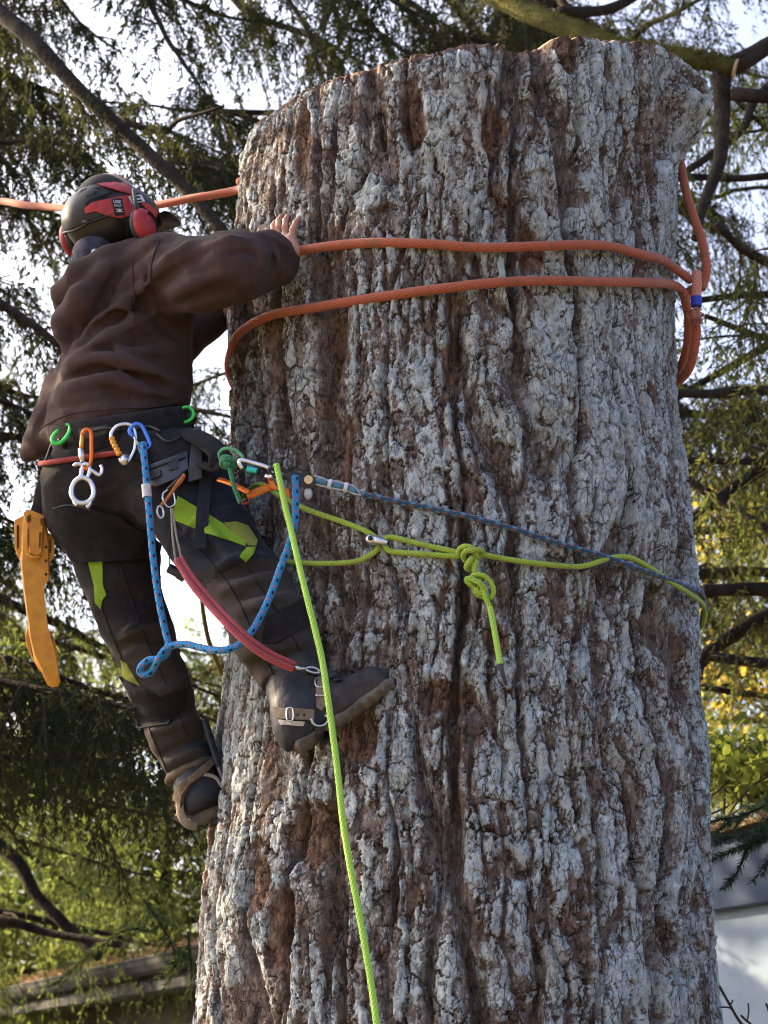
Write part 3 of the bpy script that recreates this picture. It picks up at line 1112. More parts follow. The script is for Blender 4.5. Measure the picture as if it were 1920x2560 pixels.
class Foliage:
    """gathers the twigs and needles of one tree"""
    def __init__(s, seed):
        s.r = np.random.default_rng(seed)
        s.tw, s.tri = [], []
        s.ntw = 0
        s.cull = 0

    def secondaries(s, P, spacing, ln, droop, ang=(45, 75), start=.08, up=.15):
        """side branches along a bough path P: start, direction, length"""
        r = s.r
        seg = np.linalg.norm(np.diff(P, axis=0), axis=1)
        L = np.concatenate([[0], np.cumsum(seg)])
        n = max(2, int(L[-1] * (1 - start) / spacing))
        t = np.sort(r.uniform(L[-1] * start, L[-1] * .995, n))
        S = np.stack([np.interp(t, L, P[:, i]) for i in range(3)], 1)
        T = unit(np.stack([np.interp(t + .02, L, P[:, i]) - np.interp(t - .02, L, P[:, i]) for i in range(3)], 1))
        side = unit(np.cross(T, UP)) * np.where(r.random(n) < .5, 1, -1)[:, None]
        a = np.radians(r.uniform(*ang, n))[:, None]
        D = unit(T * np.cos(a) + side * np.sin(a) + UP * r.normal(up * .3, .25, n)[:, None])
        f = t / L[-1]
        ll = ln * (1.05 - .75 * f ** 1.5) * (.35 + .65 * np.minimum(f / .3, 1)) * r.uniform(.55, 1.25, n)
        return S, D, ll

    def curve(s, S, D, ll, droop, k=6):
        """points along drooping twigs (n,k,3)"""
        t = np.linspace(0, 1, k)[None, :, None]
        return S[:, None] + D[:, None] * ll[:, None, None] * t - UP * (droop[:, None, None] * (ll[:, None, None] * t) ** 2 * 1.0) + 0

    def ribbons(s, Q, w0, w1):
        """three-sided twigs"""
        n, k, _ = Q.shape
        T = unit(np.gradient(Q, axis=1))
        A = unit(np.cross(T, np.array([.3, .8, .5])))
        B = np.cross(T, A)
        w = np.linspace(1, 0, k)[None, :, None] * (np.asarray(w0).reshape(-1, 1, 1) - w1) + w1
        ring = [Q + w * (A * math.cos(q) + B * math.sin(q)) for q in (0, 2.094, 4.189)]
        V = np.stack(ring, 2).reshape(n, k * 3, 3)
        i = np.arange(k - 1)[:, None] * 3
        j = np.arange(3)[None]
        f = np.stack([i + j, i + (j + 1) % 3, i + 3 + (j + 1) % 3, i + 3 + j], -1).reshape(-1, 4)
        F_ = (f[None] + (np.arange(n) * k * 3)[:, None, None]).reshape(-1, 4)
        s.tw.append((V.reshape(-1, 3), F_ + s.ntw))
        s.ntw += n * k * 3

    def strips(s, Q, w):
        """the finest shoots: flat tapering strips"""
        Q = Q[:, [0, Q.shape[1] // 2, Q.shape[1] - 1]]
        n, k, _ = Q.shape
        T = unit(Q[:, -1] - Q[:, 0])
        W = unit(np.cross(T, s.r.normal(0, 1, (n, 3))))[:, None] * w * np.array([1, .8, .25])[None, :, None]
        V = np.stack([Q - W, Q + W], 2).reshape(n, 6, 3)
        f = np.array([[0, 1, 3, 2], [2, 3, 5, 4]])
        F_ = (f[None] + (np.arange(n) * 6)[:, None, None]).reshape(-1, 4)
        s.tw.append((V.reshape(-1, 3), F_ + s.ntw))
        s.ntw += n * 6

    def strands(s, Q, ll, dens, ln, droop, hang=.6):
        """hanging side shoots along twigs Q"""
        r = s.r
        n, k, _ = Q.shape
        cnt = np.maximum(1, (ll * dens).astype(int))
        idx = np.repeat(np.arange(n), cnt)
        t = r.uniform(.08, 1, len(idx)) * (k - 1)
        i = np.minimum(t.astype(int), k - 2)
        fr = (t - i)[:, None]
        S = Q[idx, i] * (1 - fr) + Q[idx, i + 1] * fr
        T = unit(Q[idx, i + 1] - Q[idx, i])
        side = unit(np.cross(T, UP) + r.normal(0, .2, (len(idx), 3))) * np.where(r.random(len(idx)) < .5, 1, -1)[:, None]
        D = unit(T * r.uniform(.3, .9, len(idx))[:, None] + side * r.uniform(.3, .9, len(idx))[:, None] - UP * hang * r.uniform(.3, 1.6, len(idx))[:, None])
        l2 = ln * r.uniform(.4, 1.3, len(idx)) * (1.1 - .5 * t / (k - 1))
        return S, D, l2

    def needles(s, Q, ll, dens, nl, nw, spread=.8):
        r = s.r
        n, k, _ = Q.shape
        cnt = np.maximum(2, (ll * dens).astype(int))
        idx = np.repeat(np.arange(n), cnt)
        t = r.uniform(.0, 1, len(idx)) * (k - 1)
        i = np.minimum(t.astype(int), k - 2)
        fr = (t - i)[:, None]
        S = Q[idx, i] * (1 - fr) + Q[idx, i + 1] * fr
        T = unit(Q[idx, i + 1] - Q[idx, i])
        sd = unit(np.cross(T, r.normal(0, 1, (len(idx), 3))))
        D = unit(T + sd * spread)
        l = nl * r.uniform(.6, 1.3, (len(idx), 1))
        W = unit(np.cross(D, r.normal(0, 1, (len(idx), 3)))) * (nw * r.uniform(.7, 1.3, (len(idx), 1)))
        s.tri.append(np.stack([S - W * .5, S + W * .5, S + D * l], 1))

    def spray(s, P, spacing=.10, ln=.75, droop=.55, sdens=22, sln=.20, ndens=95, nl=.028, nw=.005, hang=.6, start=.08, sdroop=1.6):
        S, D, ll = s.secondaries(P, spacing, ln, droop, start=start)
        dr = droop * s.r.uniform(.5, 1.5, len(ll))
        Q = s.curve(S, D, ll, dr)
        S2, D2, l2 = s.strands(Q, ll, sdens, sln, droop, hang)
        Q2 = s.curve(S2, D2, l2, np.full(len(l2), sdroop), 4)
        if s.cull:
            k2 = near_frame(Q2[:, 1], s.cull)
            Q2, l2 = Q2[k2], l2[k2]
            k1 = near_frame(Q[:, 3], s.cull * 2)
            Q, ll = Q[k1], ll[k1]
        if len(Q):
            s.ribbons(Q, .0032 + .006 * ll, .0012)
            s.needles(Q, ll, ndens * .5, nl, nw)
        if len(Q2):
            s.strips(Q2, .0016)
            s.needles(Q2, l2, ndens, nl, nw)

    def build(s, root, m, name='crown'):
        if not s.tri:
            return 0
        T = np.concatenate(s.tri)
        obj(name, T.reshape(-1, 3), np.arange(len(T) * 3).reshape(-1, 3), m, root, smooth=False)
        if s.tw:
            V = np.concatenate([a for a, b in s.tw])
            F_ = np.concatenate([b for a, b in s.tw])
            obj('twigs', V, F_, m_twig, root, kind='stuff')
        return len(T)


def limb_path(ctrl, step=.06, wob=.012, seed=1):
    P = catmull(ctrl, step)
    t = np.arange(len(P)) * step
    for i in range(3):
        P[:, i] += wob * fbm(t * 2.2, t * 0 + seed * 3.1 + i * 11, s=seed, oct=3) * np.minimum(t / .3, 1)
    return P


def add_limb(root, P, r0, r1, m=None, sides=9, name='limb', seed=1, caps=True):
    n = len(P)
    r = np.linspace(r0, r1, n) * (1 + .14 * fbm(np.arange(n) * .35, np.zeros(n) + seed, s=seed + 5, oct=3))
    V, Fs, uv = sweep(P, r, sides, caps=caps)
    o = obj(name, V, Fs, m or m_limb, root, uv=uv)
    return o


def in_view(P, mg=350):
    d = P - ORG
    zc = d @ _fw
    x = d[:, 0] / zc * F_PX + 960
    y = 1280 - (d @ _up) / zc * F_PX
    return ((zc > 1) & (x > -mg) & (x < 1920 + mg) & (y > -mg) & (y < 2560 + mg)).any()


N_TRI = 0


def trunk_of(root, x, y, h, r, m=None, lean=(0, 0), seed=3):
    z = np.linspace(0, h, 40)
    P = np.stack([x + lean[0] * z + .04 * np.sin(z * .7 + seed), y + lean[1] * z + .04 * np.cos(z * .6 + seed), z], 1)
    rr = r * (1 - .86 * z / h) + r * .35 * np.exp(-z / .5)
    rr = rr * (1 + .06 * fbm(z * 3, z * 0 + seed, s=seed))
    V, Fs, uv = sweep(P, rr, 14)
    obj('trunk', V, Fs, m or m_limb, root, uv=uv)
    return P


def conifer(label, x, y, h, r, seed, z0, z1, nb, blen, droop_b=.10, m=None, limb_m=None, extra=(), group=None, name='conifer_tree', auto=True, az=None, spray=None, rise=.15, view_mg=350):
    """extra: (control points, r0, r1, spray settings or None) for the boughs one can single out"""
    global N_TRI
    root = thing(name, label, 'tree', (x, y, 0), group)
    tp = trunk_of(root, x, y, h, r, seed=seed)
    fo = Foliage(seed)
    fo.cull = 300 if view_mg < 1e4 else 0
    rr = np.random.default_rng(seed + 99)
    sp = dict(spray or {})
    for k, (ctrl, r0, r1, es) in enumerate(extra):
        P = limb_path(np.asarray(ctrl, float), seed=seed + k)
        add_limb(root, P, r0, r1, limb_m, seed=seed + k)
        if es is not None:
            fo.spray(P, **{**sp, **es})
    for i in range(nb if auto else 0):
        z = z0 + (z1 - z0) * (i + rr.uniform(0, .8)) / nb
        a = i * 2.39996 + rr.uniform(-.3, .3)
        if az is not None:
            a = az[0] + (az[1] - az[0]) * rr.random()
        ln = blen * (1.02 - max(0, (z - 1.5)) / h) * rr.uniform(.75, 1.15)
        d = np.array([math.cos(a), math.sin(a), 0])
        s0 = np.array([np.interp(z, tp[:, 2], tp[:, 0]), np.interp(z, tp[:, 2], tp[:, 1]), z])
        t = np.linspace(0, 1, 7)[:, None]
        P = s0 + d * ln * t + UP * (rise * ln * t - droop_b * (ln * t) ** 2 + .10 * ln * t ** 4)
        P = limb_path(P, .10, .05, seed + i)
        if not in_view(P, view_mg):
            continue
        V, Fs, uv = sweep(P, np.linspace(.012 + .011 * ln, .004, len(P)) * (1 + .2 * rr.normal()), 6)
        obj('limb', V, Fs, limb_m or m_limb, root, uv=uv)
        fo.spray(P, **sp)
    N_TRI += fo.build(root, m or m_needle)
    return root


A = lambda *l: pts(l)
# --- the near tree on the left, its trunk out of frame; the boughs that cross the sky
LT = [(A((-330, -190, 8.0), (0, 30, 7.3), (140, 165, 7.1), (330, 345, 7.0), (500, 508, 6.9), (660, 690, 6.8)), .050, .021, dict(spacing=.22, ln=.6, start=.12)),
      (A((300, 300, 8.0), (410, 330, 7.9), (450, 300, 7.8), (560, 270, 7.6)), .020, .006, dict(spacing=.07, ln=.5)),
      (A((425, 400, 7.95), (520, 412, 7.8), (600, 425, 7.6)), .018, .006, dict(spacing=.06, ln=.5)),
      (A((270, -260, 8.9), (400, 60, 8.6), (455, 150, 8.5), (520, 250, 8.4)), .026, .007, dict(spacing=.09, ln=.5)),
      (A((-260, 600, 7.8), (0, 760, 7.4), (80, 810, 7.3), (190, 890, 7.2), (420, 980, 7.0)), .028, .010, dict(spacing=.2, ln=.5)),
      (A((-300, 250, 9.6), (0, 330, 9.2), (150, 380, 9.0), (300, 470, 8.9)), .022, .006, dict(spacing=.07, ln=.7)),
      (A((-300, -40, 9.4), (60, -60, 9.0), (200, 60, 8.8), (300, 130, 8.6)), .022, .006, dict(spacing=.07, ln=.6)),
      (A((-300, 480, 9.4), (60, 520, 9.0), (200, 560, 8.8), (330, 660, 8.6)), .018, .005, dict(spacing=.09, ln=.5)),
      (A((-320, 1600, 8.6), (0, 1705, 8.0), (200, 1740, 7.8), (400, 1790, 7.6), (480, 1800, 7.5)), .026, .008, dict(spacing=.045, ln=.7, sdens=34)),
      (A((-320, 1780, 9.6), (0, 1840, 9.0), (200, 1890, 8.7), (370, 1960, 8.4)), .018, .006, dict(spacing=.05, ln=.7, sdens=30)),
      (A((-300, 1180, 9.6), (0, 1290, 9.2), (100, 1340, 9.1), (260, 1400, 9)), .018, .005, dict(spacing=.08, ln=.6)),
      (A((-300, 330, 8.9), (0, 350, 8.6), (120, 350, 8.5), (260, 420, 8.3)), .022, .006, dict(spacing=.045, ln=.6, sdens=36)),
      (A((-200, 120, 9.6), (60, 200, 9.3), (160, 240, 9.2), (300, 260, 9)), .02, .006, dict(spacing=.045, ln=.6, sdens=36)),
      (A((330, -120, 9.2), (430, -20, 9), (560, 40, 8.9), (700, 60, 8.8)), .02, .006, dict(spacing=.045, ln=.6, sdens=36)),
      (A((500, 250, 9.0), (560, 280, 8.9), (640, 300, 8.8), (720, 330, 8.7)), .016, .005, dict(spacing=.035, ln=.5, sdens=40, start=.02)),
      (A((420, 380, 8.6), (500, 400, 8.5), (600, 470, 8.4)), .014, .005, dict(spacing=.035, ln=.45, sdens=40, start=.02)),
      (A((-300, 900, 9.4), (0, 1000, 9.1), (120, 1060, 9), (240, 1150, 8.9)), .02, .006, dict(spacing=.06, ln=.6, sdens=34)),
      (A((360, 560, 9.2), (440, 600, 9.1), (540, 660, 9.0)), .014, .005, dict(spacing=.05, ln=.45, sdens=34, start=.02)),
      ]
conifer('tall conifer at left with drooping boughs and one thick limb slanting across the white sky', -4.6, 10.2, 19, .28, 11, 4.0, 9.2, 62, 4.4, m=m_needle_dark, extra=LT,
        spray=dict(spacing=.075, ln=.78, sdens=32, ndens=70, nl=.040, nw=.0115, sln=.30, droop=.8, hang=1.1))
# --- trees added just out of frame at left to screen house, climber and stump from the sun
for k, (x, y, lab, z1, nb, bl, zs) in enumerate([(-4.6, 8.6, 'added conifer just beyond the left edge, put there to shade the house eave', 6.6, 84, 3.5, 1.0), (-4.7, 5.8, 'added unseen conifer beyond the left edge, nearest the camera, to shade the climber', 6.0, 30, 3.2, 4.4),
                                             (-6.4, 15.1, 'added low conifer beyond the left edge to shade the far end of the gutter', 5.4, 50, 2.8, 1.0)]):
    conifer(lab, x, y, 15 if k < 2 else 8, .26, 77 + k, zs, z1, nb, bl, m=m_needle_dark,
            spray=dict(spacing=.20, ln=.9, sdens=13, ndens=22, nl=.090, nw=.040, sln=.30, droop=.9, hang=.9), view_mg=1e6)
# --- bare limbs low on the left, in front of the sunlit green
LL = [(A((-250, 1980, 11), (10, 2120, 10.8), (90, 2235, 10.7), (180, 2330, 10.6), (250, 2395, 10.5)), .05, .026, None),
      (A((-250, 2260, 11), (0, 2300, 10.6), (130, 2335, 10.5), (300, 2362, 10.3)), .035, .018, None),
      (A((-200, 1880, 12), (10, 2060, 11.8), (60, 2130, 11.6), (240, 2250, 11.4)), .02, .008, dict(spacing=.09, ln=.5)),
      (A((-180, 1500, 12), (30, 1560, 11.8), (70, 1700, 11.6), (90, 1800, 11.6)), .03, .012, dict(spacing=.12, ln=.4)),
      (A((60, 2100, 11.4), (250, 2160, 11.2), (420, 2200, 11)), .012, .004, dict(spacing=.08, ln=.5)),
      ]
conifer('conifer low at left with thick dark bare limbs in front of sunlit green', -4.4, 12.5, 17, .24, 23, 1.5, 5.5, 26, 4.0, extra=LL,
        spray=dict(spacing=.08, ln=.85, sdens=26, ndens=60, nl=.040, nw=.010, sln=.30, droop=.9, hang=.9))
# --- behind the top of the stump
BT = [(A((560, -60, 10), (620, 30, 10), (800, 100, 9.8), (930, 170, 9.7)), .03, .008, dict(spacing=.07, ln=.8)),
      (A((1350, -80, 9.5), (1450, 60, 9.4), (1540, 90, 9.3)), .03, .02, None),
      (A((650, -90, 9.8), (760, 60, 9.6), (800, 180, 9.5), (860, 240, 9.4)), .022, .006, dict(spacing=.08, ln=.6)),
      (A((960, -40, 9.4), (1100, 60, 9.3), (1190, 100, 9.2), (1330, 120, 9.1)), .022, .008, dict(spacing=.05, ln=.7)),
      (A((900, -120, 8.8), (960, -20, 8.7), (1080, 60, 8.6)), .02, .008, dict(spacing=.045, ln=.7, sdens=30)),
      (A((1230, -60, 8.9), (1320, -10, 8.8), (1400, 60, 8.6)), .02, .008, dict(spacing=.045, ln=.7, sdens=30)),
      (A((700, -140, 9.2), (840, -20, 9.0), (960, 90, 8.8), (1040, 150, 8.7)), .02, .008, dict(spacing=.05, ln=.7, sdens=28)),
      (A((480, 380, 9.6), (560, 420, 9.3), (650, 480, 9.1)), .02, .008, dict(spacing=.06, ln=.6, sdens=28)),
      (A((400, 1010, 9.6), (520, 1030, 9.4), (600, 1050, 9.3)), .02, .008, dict(spacing=.05, ln=.6, sdens=28)),
      ]
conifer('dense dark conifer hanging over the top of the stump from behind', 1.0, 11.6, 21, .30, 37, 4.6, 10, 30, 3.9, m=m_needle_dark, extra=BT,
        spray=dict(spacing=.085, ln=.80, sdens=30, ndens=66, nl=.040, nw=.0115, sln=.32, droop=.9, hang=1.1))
# --- right: mossy limb and the bare criss-crossing boughs
RT = [(A((2250, 330, 7.2), (1990, 255, 7.3), (1830, 235, 7.35)), .022, .03, None),
      (A((1400, 30, 8.2), (1530, 20, 8.4), (1660, -60, 8.6)), .03, .022, None),
      (A((2300, 20, 7.6), (2000, 80, 7.5), (1860, 150, 7.4), (1790, 190, 7.4)), .036, .045, None),
      (A((1805, 165, 7.40), (1803, 300, 7.4), (1798, 400, 7.35), (1760, 510, 7.3), (1738, 600, 7.25)), .040, .018, None),
      (A((2250, 380, 7.8), (1920, 440, 7.7), (1800, 445, 7.7), (1690, 440, 7.6)), .020, .014, dict(spacing=.2, ln=.4)),
      (A((2250, 10, 8.4), (1920, 215, 8.2), (1850, 330, 8.1), (1700, 440, 8.0), (1660, 480, 8)), .034, .014, dict(spacing=.2, ln=.4)),
      (A((1790, 560, 7.3), (1880, 640, 7.4), (2050, 700, 7.5)), .018, .01, dict(spacing=.1, ln=.5)),
      (A((2250, 740, 8.0), (1920, 740, 7.8), (1740, 752, 7.7)), .02, .016, dict(spacing=.12, ln=.6)),
      (A((2250, 940, 8.6), (1900, 840, 8.2), (1760, 790, 8.0)), .03, .012, dict(spacing=.1, ln=.6)),
      (A((2250, 640, 8.8), (1920, 860, 8.6), (1750, 960, 8.5), (1690, 1000, 8.4)), .034, .014, dict(spacing=.12, ln=.6)),
      (A((2250, 990, 7.8), (1920, 975, 7.6), (1800, 985, 7.5), (1680, 985, 7.4)), .025, .017, dict(spacing=.2, ln=.4)),
      (A((2250, 1150, 8.4), (1920, 1155, 8.2), (1690, 1150, 8.0)), .020, .016, dict(spacing=.1, ln=.6)),
      (A((2200, 950, 9), (1920, 1160, 8.8), (1760, 1270, 8.6), (1690, 1330, 8.5)), .045, .025, dict(spacing=.12, ln=.6)),
      (A((1700, 1190, 8.4), (1830, 1270, 8.3), (1930, 1330, 8.2), (2150, 1420, 8.2)), .022, .018, dict(spacing=.12, ln=.6)),
      (A((2250, 1500, 8.4), (1920, 1475, 8.2), (1760, 1480, 8)), .032, .03, dict(spacing=.12, ln=.5)),
      (A((2200, 1430, 8.6), (1920, 1540, 8.5), (1760, 1640, 8.4), (1740, 1700, 8.4)), .038, .03, dict(spacing=.15, ln=.5)),
      (A((2200, 1690, 8.4), (1920, 1660, 8.2), (1750, 1640, 8)), .026, .022, dict(spacing=.12, ln=.5)),
      (A((2200, 1770, 8.8), (1920, 1740, 8.5), (1750, 1715, 8.3)), .018, .012, dict(spacing=.12, ln=.5)),
      (A((2200, 1870, 8.4), (1920, 1885, 8.2), (1760, 1900, 8)), .022, .014, dict(spacing=.1, ln=.5)),
      (A((2200, 560, 9), (1930, 330, 8.8), (1800, 210, 8.7)), .018, .01, dict(spacing=.1, ln=.5)),
      ]
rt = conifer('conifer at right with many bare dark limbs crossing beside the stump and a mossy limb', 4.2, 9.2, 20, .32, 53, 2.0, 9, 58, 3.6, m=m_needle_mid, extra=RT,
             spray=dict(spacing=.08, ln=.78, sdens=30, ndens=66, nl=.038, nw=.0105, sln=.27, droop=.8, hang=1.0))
P = limb_path(A((960, -220, 8.3), (1180, -40, 8.0), (1400, 55, 7.7), (1560, 115, 7.5), (1700, 145, 7.4), (1838, 168, 7.35)), seed=71, wob=.02)
o = add_limb(rt, P, .058, .040, m_moss, 16, seed=72)
o['label'] = 'thick limb furred with green moss, sawn off at its end'
# the pale sawn end of that limb and tufts of moss on its back
d = unit(P[-1] - P[-4])
mb = MB()
mb.tube([P[-1], P[-1] + d * .008], .042, 14)
mb.build('sawn_end', mat('pale_cut_wood', (.40, .27, .16), .8, .2, vscale=40), o, sharp=40)
r_ = np.random.default_rng(5)
i = r_.integers(0, len(P) - 1, 5200)
a = r_.normal(math.pi / 2, 1.0, len(i))
T = unit(P[i + 1] - P[i])
sd = unit(np.cross(T, UP))
dn = unit(sd * np.cos(a)[:, None] + np.cross(sd, T) * np.sin(a)[:, None])
S = P[i] + T * r_.uniform(-.03, .03, (len(i), 1)) + dn * .040
W = unit(np.cross(dn, r_.normal(0, 1, (len(i), 3)))) * .0035
T3 = np.stack([S - W, S + W, S + dn * r_.uniform(.008, .028, (len(i), 1)) - UP * .006], 1)
mo = obj('moss', T3.reshape(-1, 3), np.arange(len(i) * 3).reshape(-1, 3), leaf_mat('moss_tufts', (.040, .048, .012), (.085, .090, .022), (.16, .16, .03), .3, 8), o, kind='stuff', smooth=False)

# --- the wood beyond: sunlit yellow-green, each tree with its own trunk
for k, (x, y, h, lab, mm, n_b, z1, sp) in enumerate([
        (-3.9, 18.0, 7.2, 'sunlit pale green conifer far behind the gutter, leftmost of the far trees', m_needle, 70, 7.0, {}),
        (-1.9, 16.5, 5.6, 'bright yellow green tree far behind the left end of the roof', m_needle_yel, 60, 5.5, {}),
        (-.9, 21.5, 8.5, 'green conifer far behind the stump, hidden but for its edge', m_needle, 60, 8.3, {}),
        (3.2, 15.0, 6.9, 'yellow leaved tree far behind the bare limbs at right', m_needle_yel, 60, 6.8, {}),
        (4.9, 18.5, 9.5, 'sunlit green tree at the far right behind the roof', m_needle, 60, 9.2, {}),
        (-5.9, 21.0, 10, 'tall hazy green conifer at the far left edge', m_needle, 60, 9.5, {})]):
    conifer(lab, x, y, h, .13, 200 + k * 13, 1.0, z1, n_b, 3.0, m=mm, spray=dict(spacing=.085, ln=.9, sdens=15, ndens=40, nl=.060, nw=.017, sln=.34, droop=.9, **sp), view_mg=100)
print('needle triangles', N_TRI)

# ------------------------------------------------------------------ the climber
def cloth_mat(name, col, col2, vscale=9, weave=420, wr=.5, rough=.95, sheen=.04, streak=True):
    m = mat(name, col, rough, .12, vscale=vscale, col2=col2, bump=wr, bscale=26, bdist=.006, sheen=sheen, det=8)
    nt = m.node_tree
    N, L = nt.nodes, nt.links
    bs = N['Principled BSDF']
    tc = N.new('ShaderNodeTexCoord')
    nz = N.new('ShaderNodeTexNoise')
    nz.inputs['Scale'].default_value = weave
    nz.inputs['Detail'].default_value = 2
    L.new(tc.outputs['Object'], nz.inputs['Vector'])
    # rubbed-in dust and a little sawdust
    src = bs.inputs['Base Color'].links[0].from_socket
    for sc_, lo_, hi_, amt, dc in ((45, .50, .78, .10, (.16, .14, .125)), (210, .67, .71, .40, (.34, .30, .25))):
        dz = N.new('ShaderNodeTexNoise')
        dz.inputs['Scale'].default_value = sc_
        dz.inputs['Detail'].default_value = 6
        dz.inputs['Roughness'].default_value = .7
        L.new(tc.outputs['Object'], dz.inputs['Vector'])
        dr_ = N.new('ShaderNodeValToRGB')
        dr_.color_ramp.elements[0].position = lo_
        dr_.color_ramp.elements[1].position = hi_
        dr_.color_ramp.elements[1].color = (amt, amt, amt, 1)
        L.new(dz.outputs['Fac'], dr_.inputs['Fac'])
        mx_ = N.new('ShaderNodeMix')
        mx_.data_type = 'RGBA'
        L.new(dr_.outputs['Color'], mx_.inputs[0])
        L.new(src, mx_.inputs[6])
        mx_.inputs[7].default_value = (*dc, 1)
        src = mx_.outputs[2]
    L.new(src, bs.inputs['Base Color'])
    b = N.new('ShaderNodeBump')
    b.inputs['Strength'].default_value = .5
    b.inputs['Distance'].default_value = .0025
    L.new(nz.outputs['Fac'], b.inputs['Height'])
    old = bs.inputs['Normal'].links[0].from_socket
    L.new(old, b.inputs['Normal'])
    L.new(b.outputs['Normal'], bs.inputs['Normal'])
    return m


m_hood = cloth_mat('brown_fleece', (.040, .0255, .0240), (.064, .042, .0395), 7)
m_trous = cloth_mat('dark_work_cloth', (.011, .0105, .0125), (.022, .0195, .020), 6)
m_dusty = cloth_mat('dusty_work_cloth', (.032, .026, .0235), (.058, .047, .041), 7)
m_navy = cloth_mat('navy_stretch_cloth', (.009, .0105, .017), (.018, .021, .033), 8)
m_green = cloth_mat('lime_vent_cloth', (.15, .27, .018), (.21, .33, .03), 14)
m_olive = cloth_mat('dirty_lime_cloth', (.16, .18, .03), (.24, .25, .05), 20)
m_black = cloth_mat('black_webbing', (.010, .010, .012), (.022, .022, .025), 20)
m_strapg = cloth_mat('grey_webbing', (.05, .055, .065), (.085, .09, .105), 20)
m_red = cloth_mat('red_piping', (.20, .035, .035), (.30, .06, .055), 30)
m_skin = mat('skin', (.40, .215, .150), .55, .35, var=.12, vscale=40, bump=.25, bscale=160, bdist=.001)
m_boot = mat('worn_boot_leather', (.024, .023, .026), .7, .25, vscale=26, bump=.6, bscale=110, col2=(.060, .052, .047), bdist=.003)
m_bootn = mat('navy_boot_leather', (.012, .014, .021), .6, .3, vscale=20, bump=.5, bscale=90, col2=(.030, .033, .046), bdist=.003)
m_sole = mat('dirty_rubber_sole', (.085, .075, .062), .9, .15, vscale=34, bump=.8, bscale=130, col2=(.17, .15, .125))
m_tan = mat('tan_leather_strap', (.13, .10, .07), .75, .25, vscale=35, bump=.5, bscale=140, col2=(.24, .19, .135))
m_suede = mat('fleecy_suede', (.075, .055, .038), .95, .1, vscale=45, bump=1, bscale=150, col2=(.16, .125, .09))
m_steel = mat('polished_steel', (.55, .56, .58), .28, .5, metal=1, var=.12, vscale=30, bump=.1)
m_alu = mat('satin_aluminium', (.72, .73, .76), .38, .5, metal=1, var=.08, vscale=30, bump=.1)
m_dsteel = mat('dark_steel', (.05, .05, .055), .55, .5, metal=.8, var=.3, vscale=40, bump=.2)
m_plastic = mat('blue_black_plastic', (.045, .055, .075), .35, .5, var=.25, vscale=18, bump=.1)
m_blackpl = mat('black_plastic', (.016, .016, .018), .4, .45, var=.3, vscale=20, bump=.1)

RS = np.float32
# ---------- hoodie
H = dict(c0=pt(300, 1040, 4.74), c1=pt(312, 960, 4.74), c2=pt(324, 860, 4.74), c3=pt(318, 770, 4.73), c4=pt(306, 742, 4.72),
         sr=pt(420, 678, 4.60), sl=pt(222, 748, 4.86), nk=pt(288, 672, 4.74), el=pt(588, 668, 4.47), w1=pt(668, 650, 4.50), w2=pt(728, 652, 4.585),
         e2=pt(430, 850, 5.03), w3=pt(505, 800, 5.06), w4=pt(552, 785, 5.06))
HEM = [pt(62, 1160, 4.86), pt(250, 1060, 4.57), pt(484, 1006, 4.70)]
hn = np.cross(HEM[1] - HEM[0], HEM[2] - HEM[0])
hn /= np.linalg.norm(hn)
if hn[2] > 0:
    hn = -hn
hoff = hn @ HEM[0]


def hoodie_base(P):
    Q = P.copy()
    d = chain(P, [(H['c0'], .180), (H['c1'], .172), (H['c2'], .160), (H['c3'], .168), (H['c4'], .125)], .03)
    d = smin(d, d_cone(P, H['c4'], H['sr'], .10, .096), .05)
    d = smin(d, d_cone(P, H['c4'], H['sl'], .10, .092), .05)
    d = smin(d, d_cone(P, H['c4'], H['nk'], .080, .058), .03)
    # hem that sags out on the left
    d = smin(d, d_cone(P, pt(180, 1060, 4.78), pt(78, 1138, 4.84), .075, .030), .05)
    d = smin(d, d_cone(P, pt(150, 960, 4.80), pt(110, 1090, 4.82), .045, .04), .06)
    # hood lying on the back
    d = smin(d, chain(P, [(pt(348, 618, 4.62), .026), (pt(272, 652, 4.60), .036), (pt(204, 694, 4.62), .042), (pt(158, 736, 4.68), .034)], .02), .013)
    d = smin(d, chain(P, [(pt(335, 640, 4.60), .022), (pt(266, 688, 4.583), .036), (pt(208, 752, 4.60), .044), (pt(166, 812, 4.655), .042), (pt(172, 868, 4.66), .022)], .02), .011)
    # sleeves
    s = chain(P, [(H['sr'], .097), (pt(505, 685, 4.52), .094), (H['el'], .088), (H['w1'], .066), (H['w2'], .043)], .035)
    d = smin(d, s, .035)
    s2 = chain(P, [(H['sl'], .085), (H['e2'], .080), (H['w3'], .062), (H['w4'], .042)], .03)
    d = smin(d, s2, .03)
    return d


def hoodie_cut(P, d):
    return smax(d, (P @ hn.astype(RS) - RS(hoff)), .010)


def folds_for(base, lst, y0=3.9, y1=5.4):
    out = []
    for (poly, r, lift, kind) in lst:
        q = catmull(np.array(poly, float), 26)
        P = fill_nan(march(base, q[:, 0], q[:, 1], y0, y1))
        N = grad(base, P)
        n = len(P)
        taper = 1.8 * np.sin(np.linspace(.12, math.pi - .12, n)) ** .6
        c = P - N * (r - lift * taper)[:, None] if kind > 0 else P + N * (r - lift * taper)[:, None]
        out.append((c.astype(RS), r, kind, lift))
    return out


